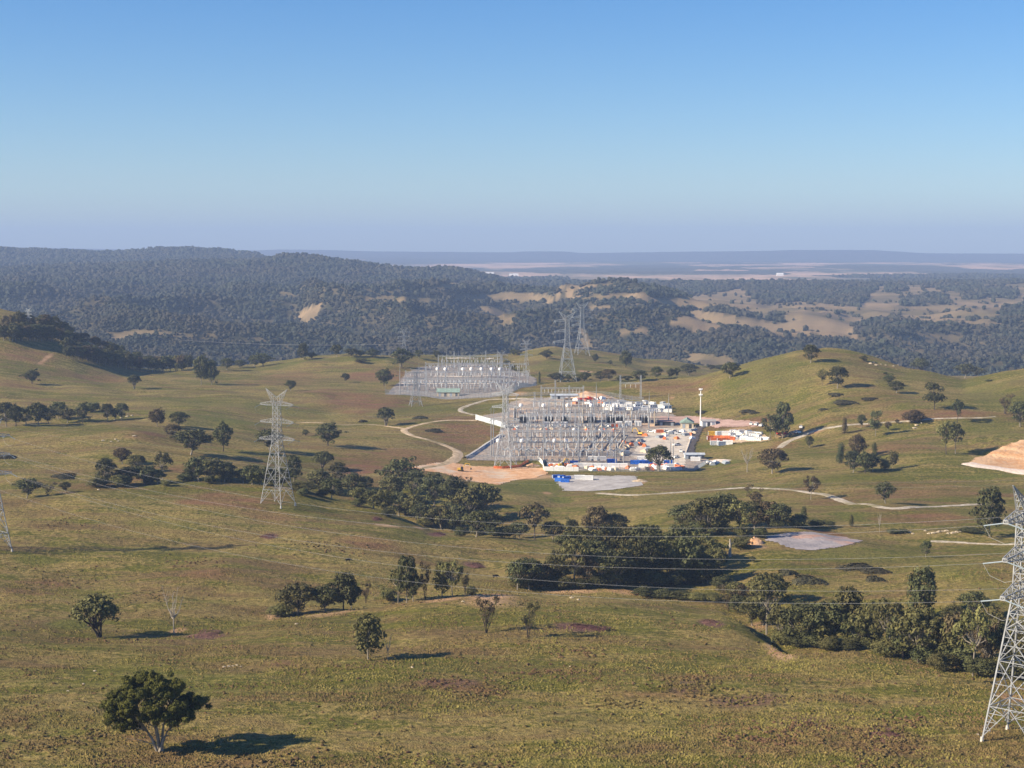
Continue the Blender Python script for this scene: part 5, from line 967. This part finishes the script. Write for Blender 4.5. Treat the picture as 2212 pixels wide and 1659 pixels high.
# overhead busbars
for i, (x0, x1, y, h) in enumerate(((1105, 1335, 984, 9.4), (1100, 1345, 957, 9.4), (1098, 1340, 940, 9), (1100, 1400, 914, 10), (1150, 1400, 893, 10))):
    a_, b_ = hit(x0, y), hit(x1, y); m = MB()
    for dy in (-2.5, 0, 2.5): m.bar((a_[0], a_[1] + dy, a_[2] + h), (b_[0], b_[1] + dy, b_[2] + h), .11, 5)
    tag(m.build('busbar', M_GALV), 'long horizontal triple tube busbar in the main yard, %s row from the front' % ORD[i], 'busbar', 'tube busbars of the main yard')
for i, (x0, y0, x1, y1) in enumerate(((1257, 970, 1297, 923), (1288, 976, 1313, 944), (1313, 976, 1340, 941), (1338, 977, 1353, 953))):
    a_, b_ = hit(x0, y0), hit(x1, y1); t = thing('gas_bus_duct', 'thick pale pipe duct running diagonally up the yard, %s of the ducts' % ordinal(i, 4), 'duct', (a_[0], a_[1], a_[2]), 0, 'diagonal pipe ducts'); d = Vector(b_) - Vector(a_); m = MB(); m.bar((0, 0, 3.2), (d.x, d.y, d.z + 3.2), .75, 8); m.build('pipe', M_TAN, t)
    for s_ in (.1, .35, .6, .85): m = MB(); p = d * s_; m.bar((p.x, p.y, p.z - .2), (p.x, p.y, p.z + 3), .2, 4); m.build('support', M_STEEL2, t)
# far yard
FY = 'of the far switchyard'
for j, (y, x0, x1, n) in enumerate(((850, 935, 1090, 18), (843, 870, 1120, 22), (836, 880, 1130, 22), (822, 905, 1140, 20), (806, 930, 1120, 16), (792, 960, 1080, 12))):
    nm_ = ['front', 'second', 'third', 'fourth', 'fifth', 'rearmost'][j]
    row((BS, BR, DS)[j % 3], x0, x1, y, n, '%s in the %s row %s' % (('grey insulator post', 'Y shaped circuit breaker', 'three post switch')[j % 3], nm_, FY), 'equipment in the %s row of the far yard' % nm_, 1.05)
for i, x in enumerate((945, 962, 1000, 1018, 1040, 1062, 1080)): place(CT, x, 823, 'white headed instrument transformer in the far yard, %s' % ordinal(i, 7), 'white headed instrument transformers of the far yard', 0, 1.5)
for j, (y, cx_, xs) in enumerate(((848, 1005, [-55, -37, -19, 0, 19, 37]), (832, 1010, [-62, -42, -22, 0, 22, 42, 60]), (812, 1020, [-50, -32, -14, 4, 22, 40, 58]), (794, 1015, [-36, -18, 0, 18, 36]))):
    gantry(xs, 15, 12.5, '%s lattice gantry of the far switchyard' % ['front', 'second', 'third', 'rear'][j], 'lattice gantries of the far yard', cx_, y, 0, (1, 3))
fm = sorted([(864, 852, 36), (905, 845, 34), (946, 835, 34), (1012, 850, 30), (1050, 838, 36), (1100, 842, 36), (1122, 834, 34), (990, 812, 34), (965, 805, 32), (1075, 812, 36)])
for i, (x, y, h) in enumerate(fm): place(MA, x, y, 'slim steel mast in the far switchyard, %s' % ordinal(i, len(fm)), 'lightning masts of the far yard', 0, (1.2, 1.2, h / 40))
# fences, walls
def fence(name, pts, h, lab, mats, solid=False, cat='fence', step=1.1):
    P = smooth_path([hit(*p)[:2] for p in pts], 3) if len(pts) > 2 and name == 'mesh_barrier' else None
    if P is None:
        P = []; W_ = [np.array(hit(*p)[:2]) for p in pts]
        for a, b in zip(W_, W_[1:]):
            n = max(1, int(np.linalg.norm(b - a) / 3)); P += [a + (b - a) * k / n for k in range(n)]
        P = np.array(P + [W_[-1]])
    Z = ground(P[:, 0], P[:, 1]) + CAMZ; o = Vector((P[0][0], P[0][1], float(Z[0]))); t = thing(name, lab, cat, o)
    q = [Vector((P[i][0], P[i][1], float(Z[i]))) - o for i in range(len(P))]; m = MB()
    for i in range(0, len(q), 1 if not solid else 2): m.bar(q[i] - Vector((0, 0, .3)), q[i] + Vector((0, 0, h + .2)), .12, 4)
    m.build('posts', mats[1], t); m = MB()
    for a, b in zip(q, q[1:]):
        d = (b - a).normalized(); s_ = Vector((-d.y, d.x, 0)) * .08
        if solid:
            v = [a - s_ - ZA * .4, b - s_ - ZA * .4, b - s_ + ZA * h, a - s_ + ZA * h, a + s_ - ZA * .4, b + s_ - ZA * .4, b + s_ + ZA * h, a + s_ + ZA * h]; m.add(v, [(0, 1, 2, 3), (7, 6, 5, 4), (3, 2, 6, 7), (1, 0, 4, 5), (0, 3, 7, 4), (2, 1, 5, 6)])
        else:
            n = max(2, int((b - a).length / .5))
            for k in range(n): p = a.lerp(b, k / n); m.bar(p, p + ZA * h, .055, 3)
            m.bar(a + ZA * h, b + ZA * h, .07); m.bar(a + ZA * .3, b + ZA * .3, .07)
    m.build('panels', mats[0], t); return t
fence('perimeter_fence', [(1008, 993), (1090, 994), (1170, 995)], 3.6, 'grey mesh fence along the front left of the main yard', (M_GREY, M_STEEL2))
fence('retaining_wall', [(1008, 991), (1040, 971), (1084, 942)], 1.7, 'blue-grey panel wall down the left side of the yard', (M_LBLUE, M_STEEL2), True, 'wall')
fence('retaining_wall', [(1027, 906), (1055, 914), (1092, 925)], 4.2, 'pale blue panel wall at the upper left of the yard', (M_LBLUE, M_STEEL2), True, 'wall')
fence('hoarding', [(1162, 994), (1172, 1004), (1175, 1017), (1250, 1018)], 3.0, 'white panel hoarding at the left front of the work site', (M_WHITE, M_STEEL2), True, 'fence')
fence('perimeter_fence', [(1250, 1018), (1380, 1019), (1500, 1017), (1530, 1000)], 2.8, 'pale mesh fence along the front of the work site', (M_GREY, M_STEEL2))
fence('mesh_barrier', [(1066, 1012), (1085, 1013), (1110, 1011), (1124, 1009), (1132, 1003), (1142, 998)], 1.9, 'orange plastic mesh barrier at the foot of the yard pylon', (M_OR, M_STEEL2), True, 'barrier')
fence('perimeter_fence', [(832, 840), (832, 852), (930, 858), (1078, 858), (1110, 847), (1158, 833), (1158, 820)], 4.5, 'grey mesh fence around the far switchyard', (M_GREY, M_STEEL2))
fence('perimeter_fence', [(1125, 857), (1200, 853), (1300, 853), (1390, 866)], 3.0, 'mesh fence along the rear of the main yard', (M_GREY, M_STEEL2))
# buildings
def shed(name, px0, px1, py, dep, h, lab, wall, roof, rise=1.6, doors=2, rz=0, gable_front=False):
    x0, y0, z0 = hit((px0 + px1) / 2, py); w = (px1 - px0) * y0 / F / 2; t = thing(name, lab, 'building', (x0, y0 + dep / 2, z0 - .1), rz); m = MB(); m.box(-w, w, -dep / 2, dep / 2, 0, h); m.build('wall', wall, t); m = MB(); e = .6; d = dep / 2 + e; W2 = w + e
    if gable_front: v = [(-W2, -d, h), (W2, -d, h), (W2, d, h), (-W2, d, h), (0, -d, h + rise), (0, d, h + rise)]; f = [(0, 1, 4), (2, 3, 5), (0, 4, 5, 3), (1, 2, 5, 4), (0, 3, 2, 1)]
    else: v = [(-W2, -d, h), (W2, -d, h), (W2, d, h), (-W2, d, h), (-W2, 0, h + rise), (W2, 0, h + rise)]; f = [(0, 1, 5, 4), (2, 3, 4, 5), (0, 4, 3), (1, 2, 5), (0, 3, 2, 1)]
    m.add(v, f); m.build('roof', roof, t)
    for i in range(doors): m = MB(); x = -w + 2 * w * (i + .5) / doors; m.box(x - 1.1, x + 1.1, -dep / 2 - .06, -dep / 2, .1, h * .8); m.build('door', M_DKG if i % 2 else M_GREY, t)
    return t
shed('control_building', 944, 992, 857, 14, 4.2, 'cream control building with green roof before the far switchyard', M_CREAM, M_GREENR, 3.2, 4)
shed('control_building', 1472, 1500, 926, 14, 4.6, 'tan building with green gabled roof beside the embankment', M_TAN, M_GREENR, 3.4, 2, -.1, True)
shed('long_shed', 1422, 1458, 920, 10, 3.6, 'long dark sided shed with pinkish roof behind the apron', M_DKG, simple('pink_roof', (.42, .28, .26), .7), .8, 3)
shed('site_office', 1516, 1546, 921, 12, 4.2, 'white site office with pale roof right of the light mast', M_WHITE, M_PAD, 1.0, 3)
shed('long_shed', 1190, 1247, 862, 10, 3.2, 'long pale blue shed at the back of the main yard', M_LBLUE, M_LBLUE, 1.2, 5)
shed('ribbed_shed', 1480, 1522, 992, 8, 3.4, 'long silver ribbed shed at the lower right yard corner', M_LBLUE, M_LBLUE, 1.0, 6)
# light mast
x0, y0, z0 = hit(1513, 921); t = thing('floodlight_mast', 'tall white floodlight mast beside the green roofed building', 'mast', (x0, y0, z0)); m = MB(); m.bar((0, 0, 0), (0, 0, 29), .55, 10, .3); m.build('pole', M_WHITE, t)
for z in (24.5, 29): m = MB(); m.tube([(1.1 * math.cos(k), 1.1 * math.sin(k), z) for k in range(7)], .15, 4); m.build('platform', M_GALV, t)
for z in (25, 29.4):
    for a in range(4): m = MB(); c_, s_ = math.cos(a * 1.57), math.sin(a * 1.57); m.box(c_ * 1.1 - .45, c_ * 1.1 + .45, s_ * 1.1 - .45, s_ * 1.1 + .45, z, z + 1.1, .1, .1); m.build('lamp', M_WHITE, t)
# containers, cabins, vehicles
cl = [(CB, 1238, 1004, 'bright blue container beside the yellow excavator'), (CB, 1322, 1000, 'blue container behind the white row'), (CB, 1372, 1003, 'dark blue container in the front compound'), (CB, 1386, 1003, 'blue container left of the rounded tree'), (CB, 1399, 1003, 'blue container touching the rounded tree'), (CB, 1444, 1003, 'blue container right of the rounded tree'),
      (CW_, 1281, 995, 'white container, left of the rear front-compound pair'), (CW_, 1299, 995, 'white container, right of the rear front-compound pair'), (CW_, 1387, 995, 'white container behind the blue ones')]
cl += [(CW_, 1250 + 19 * k, 1009 + .2 * k, 'white container in the long front row, %s' % ordinal(k, 6)) for k in range(6)] + [(CW_, 1390, 1011, 'white container left of the rounded tree trunk'), (CW_, 1446, 1011, 'white container right of the rounded tree trunk'), (CW_, 1252, 1036, 'white container on the gravel pad, left one'), (CW_, 1270, 1037, 'white container on the gravel pad, right one'), (CW_, 1502, 996, 'white container before the silver ribbed shed')]
for p, x, y, l in cl: place(p, x, y, l, 'shipping containers in the front compound', RR.normal() * .1, 1.12)
bl = sorted([(1202, 1033), (1213, 1034), (1224, 1036), (1208, 1040), (1221, 1042)])
for i, (x, y) in enumerate(bl): place(CB, x, y, 'blue container heaped on the gravel pad corner, %s' % ordinal(i, 5), 'blue containers on the gravel pad', [.3, -.5, .8, -.2, .5][i], .9)
wl = [(1310 + (i % 9) * 16.5 + RR.normal() * 3, 874 + (i // 9) * 6.2 + RR.normal() * 1.2 + max(0, (i % 9) - 4) * .9) for i in range(27)]; wl.sort()
for i, (x, y) in enumerate(wl): place([CW_, CAB, CW_][i % 3], x, y, 'white %s in the rear compound, %s of the cluster' % (['container', 'site cabin', 'container'][i % 3], ordinal(i, 27)), 'white containers and cabins of the rear compound', RR.normal() * .4, 1.05)
yl_ = sorted([(1582 + 11 * (i % 6), 935 + 6.0 * (i // 6) + (i % 6) * .6) for i in range(18)])
for i, (x, y) in enumerate(yl_): place([CW_, CAB][i % 2], x + RR.normal() * 2, y + RR.normal(), 'white %s on the sandy storage ground, %s' % (['container', 'site cabin'][i % 2], ordinal(i, 18)), 'white containers on the storage ground', RR.normal() * .5, .85)
for i, (x, y) in enumerate(sorted([(1538, 950), (1552, 950), (1566, 950), (1577, 952), (1545, 954), (1560, 955)])): place(CO, x, y, 'orange-red container beside the embankment, %s' % ordinal(i, 6), 'orange containers', RR.normal() * .15, (1.25, 1, 1.2))
for i, (x, y) in enumerate(((1556, 940), (1569, 940), (1545, 961), (1560, 962), (1572, 960))): place(CW_, x, y, ['white container behind the orange stack, left', 'white container behind the orange stack, right', 'white container below the orange stack, left', 'white container below the orange stack, middle', 'white container below the orange stack, right'][i], 'white containers around the orange stack', RR.normal() * .2, 1.2)
CY_ = container(M_YEL); CY_.name = 'shipping_container.900'; place(CY_, 1541, 941, 'single yellow container behind the orange stack', None, 0, 1.3)
place(CO, 1326, 922, 'orange container among the white kiosks', None, 0, 1); place(CO, 1425, 935, 'orange container by the apron top', None, .1, 1)
for i, (x, y) in enumerate(((1407, 934), (1442, 934), (1455, 934), (1466, 939), (1471, 977), (1462, 963), (1460, 990), (1622, 918), (1634, 919), (1645, 921), (1730, 925), (1722, 936), (1303, 869))): place(CAR, x, y, 'white parked ute %s' % ['left of the orange container on the apron', 'right of the orange container on the apron', 'third along the apron top', 'at the right end of the apron top', 'near the lower right of the apron', 'in the middle of the apron', 'at the foot of the apron', 'on the pink pad, left', 'on the pink pad, middle', 'on the pink pad, right', 'on the upper gravel road', 'in the trees by the road', 'beside the red truck'][i], 'white parked utes', RR.random() * 3, 1.3)
place(TRK, 1264, 866, 'red truck parked before the orange earth bank', None, .1, 1.3); place(TRK, 1690, 940, 'dark red truck under the roadside trees', None, .3, 1)
place(EXC, 995, 1018, 'yellow excavator working on the orange earthworks', None, 0, 1.05); place(EXC, 1212, 1009, 'yellow excavator beside the bright blue container', None, .5, 1.1)
EXO = copy_tree(EXC); EXO.name = 'excavator'; x_, y_, z_ = hit(1383, 940); EXO.location = (x_, y_, z_); EXO.rotation_euler = (0, 0, 2.6); EXO['label'] = 'yellow excavator on brown ground left of the apron'
def bin_():
    t = thing('skip_bin', 'x', 'bin'); m = MB(); m.add([(-1.6, -1, 0), (1.6, -1, 0), (1.6, 1, 0), (-1.6, 1, 0), (-2.3, -1.1, 1.7), (2.3, -1.1, 1.7), (2.3, 1.1, 1.7), (-2.3, 1.1, 1.7), (-1.5, -.9, .15), (1.5, -.9, .15), (1.5, .9, .15), (-1.5, .9, .15)], [(3, 2, 1, 0), (0, 1, 5, 4), (1, 2, 6, 5), (2, 3, 7, 6), (3, 0, 4, 7), (8, 9, 5, 4), (9, 10, 6, 5), (10, 11, 7, 6), (11, 8, 4, 7), (8, 11, 10, 9)]); m.build('body', M_OR, t); m = MB(); m.bar((-1.9, -1.2, .9), (1.9, -1.2, .9), .09); m.bar((-1.9, 1.2, .9), (1.9, 1.2, .9), .09); m.build('rail', M_OR, t); return t
def pipes(mat, nm):
    t = thing(nm, 'x', 'pipe stack'); k = 0
    for z, n in ((.35, 6), (.95, 5), (1.55, 4)):
        m = MB()
        for i in range(n): y = (i - (n - 1) / 2) * .68; m.bar((-3.2, y, z), (3.2, y, z), .32, 8)
        m.build('pipe_layer', mat, t)
    m = MB(); m.box(-2.2, -1.9, -2.2, 2.2, 0, .08); m.box(1.9, 2.2, -2.2, 2.2, 0, .08); m.build('bearer', M_CREAM, t); return t
def tarp(mat, nm):
    t = thing(nm, 'x', 'covered stack'); m = MB(); m.box(-2, 2, -1.2, 1.2, 0, .25); m.build('pallet', M_CREAM, t); m = MB(); m.box(-2.1, 2.1, -1.3, 1.3, .2, 1.6, .35, .3); m.box(-1.4, .6, -.8, .8, 1.6, 2.1, .3, .3); m.build('cover', mat, t); return t
BIN, PWH, PGR, TPO, TPW, TPT = bin_(), pipes(M_WHITE, 'pipe_stack'), pipes(M_GREY, 'pipe_stack.001'), tarp(M_OR, 'covered_pallet'), tarp(M_WHITE, 'covered_pallet.001'), tarp(M_TAN, 'covered_pallet.002')
PN = {id(BIN): 'orange skip bin', id(PWH): 'white pipe stack', id(PGR): 'grey pipe stack', id(TPO): 'orange covered pallet', id(TPW): 'white covered pallet', id(TPT): 'tan covered pallet'}
def clutter(x0, x1, y0, y1, n, protos, where, group, seed, sc=1.2):
    R = np.random.default_rng(seed); P = sorted([(x0 + (x1 - x0) * R.random(), y0 + (y1 - y0) * R.random()) for _ in range(n)])
    for i, (x, y) in enumerate(P): p = protos[i % len(protos)]; place(p, x, y, '%s %s, %s' % (PN[id(p)], where, ordinal(i, n)), group, R.random() * 3, sc)
clutter(1182, 1246, 1004, 1015, 16, (TPO, TPW, BIN, PWH, TPT), 'in the left of the front compound', 'stacked goods in the left front compound', 1)
clutter(1255, 1380, 1012, 1017, 16, (TPT, TPO, PWH, TPW), 'before the long white row', 'stacked goods before the white row', 2, 1.05)
clutter(1405, 1480, 1006, 1016, 14, (TPO, BIN, TPW, PWH), 'in the right of the front compound', 'stacked goods in the right front compound', 3)
clutter(1370, 1500, 930, 950, 16, (TPO, TPW, PGR, TPT), 'across the top of the apron', 'stacked goods on the apron top', 4, 1.1)
clutter(1240, 1310, 862, 872, 12, (TPO, TPW, BIN), 'near the red truck', 'stacked goods near the red truck', 5, 1.3)
clutter(1345, 1400, 950, 985, 12, (TPT, TPO, PGR), 'on brown ground left of the apron', 'stacked goods left of the apron', 6, 1.2)
clutter(1590, 1652, 940, 952, 14, (TPW, PWH, TPT), 'on the edge of the storage ground', 'stacked goods of the storage ground', 7, 1.1)
clutter(1525, 1575, 1000, 1004, 6, (TPW, PGR), 'on rubble right of the ribbed shed', 'stacked goods right of the ribbed shed', 8, 1.1)
clutter(1110, 1330, 920, 932, 16, (TPO, TPW, TPT), 'in the middle lane of the main yard', 'stacked goods in the yard lane', 9, 1.0)
# earth bank behind the red truck
def heap(px, py, w, d, h, mat, lab, nm='earth_bank'):
    X, Y, Z = hit(px, py); R = np.random.default_rng(int(px)); n = 26; g = np.linspace(-1, 1, n); gx, gy = np.meshgrid(g, g); r = np.sqrt(gx ** 2 + gy ** 2); z = np.clip(1 - r, 0, 1) ** .7 * (1 + .5 * fbm(gx * 3 + px, gy * 3, 4, 3)) * h - .3
    ii, jj = np.meshgrid(np.arange(n - 1), np.arange(n - 1), indexing='ij'); b = (ii * n + jj).ravel(); o = link(nm, mesh_np(nm, np.stack([gx * w / 2, gy * d / 2, z], -1).reshape(-1, 3), np.stack([b, b + 1, b + n + 1, b + n], 1), True), mat); o.location = (X, Y, Z); return tag(o, lab, 'earth heap')
heap(1268, 857, 42, 26, 5, M_ORANGE, 'long bank of orange earth behind the red truck'); heap(1630, 1172, 9, 10, 3, M_ORANGE, 'pale earth heap by the laydown pad'); heap(1560, 997, 26, 10, 2.2, M_PALE, 'rubble heap right of the ribbed shed'); heap(1150, 1006, 12, 8, 2, M_ORANGE, 'orange soil heap beside the hoarding'); heap(1382, 1040, 12, 10, 1.8, M_SAND, 'sandy heap at the gravel pad corner')
# stump, farmhouses in the distance
X, Y, Z = hit(1576, 1203); m = MB(); m.tube([(0, 0, -.2), (.1, 0, 2), (.3, .1, 5), (.1, .1, 7.6)], [.85, .6, .5, .25], 8); m.bar((.25, .1, 5), (1.6, .2, 6.3), .2, 5, .08); m.bar((.2, .1, 4), (-.9, 0, 5.4), .16, 5, .06); o = m.build('dead_stump', M_DEAD); o.location = (X, Y, Z); tag(o, 'broken pale dead trunk standing left of the laydown pad', 'tree stump')
def farm(px, py, D, w, h, lab, mat=M_WHITE):
    a, s = proj(px, py); t = thing('farm_building', lab, 'building', (a * D, D, float(ground(a * D, D)) + CAMZ)); m = MB(); m.box(-w / 2, w / 2, -w / 4, w / 4, -6, h + 7); m.build('wall', mat, t); m = MB(); m.add([(-w / 2, -w / 4, h + 7), (w / 2, -w / 4, h + 7), (w / 2, w / 4, h + 7), (-w / 2, w / 4, h + 7), (-w / 2, 0, h + 11), (w / 2, 0, h + 11)], [(0, 1, 5, 4), (2, 3, 4, 5), (0, 4, 3), (1, 2, 5), (0, 3, 2, 1)]); m.build('roof', M_WHITE, t)
farm(1297, 640, 4800, 22, 3, 'white roofed farm shed in the distant wooded fields'); farm(1322, 638, 4850, 12, 2, 'smaller white shed right of the farm shed in the distance'); farm(1047, 582, 9500, 110, 8, 'long white sheds on the pink far plain'); farm(1110, 577, 10500, 60, 8, 'white farm buildings on the far plain'); farm(1685, 583, 10000, 40, 8, 'tiny white building on the far right plain')
# ------------------------------------------------------------------ air
def haze():
    x0, x1, y0, y1, z0, z1 = -13500, 13500, -60, 26800, -330, CAMZ + 420
    v = [(x, y, z) for x in (x0, x1) for y in (y0, y1) for z in (z0, z1)]
    f = [(0, 1, 3, 2), (4, 6, 7, 5), (0, 4, 5, 1), (2, 3, 7, 6), (0, 2, 6, 4), (1, 5, 7, 3)]
    me = bpy.data.meshes.new('haze'); me.from_pydata(v, [], f); me.update()
    m = bpy.data.materials.new('haze_air'); m.use_nodes = True; t = m.node_tree
    t.nodes.remove(t.nodes['Principled BSDF'])
    pv = t.nodes.new('ShaderNodeVolumePrincipled'); pv.inputs['Color'].default_value = (.42, .58, .93, 1); pv.inputs['Density'].default_value = HAZE
    pv.inputs['Anisotropy'].default_value = 0.0
    t.links.new(pv.outputs[0], t.nodes['Material Output'].inputs['Volume'])
    o = link('haze', me, m); tag(o, 'thin blue haze between the camera and the horizon', 'haze', kind='stuff')
HAZE = 7e-5
haze()
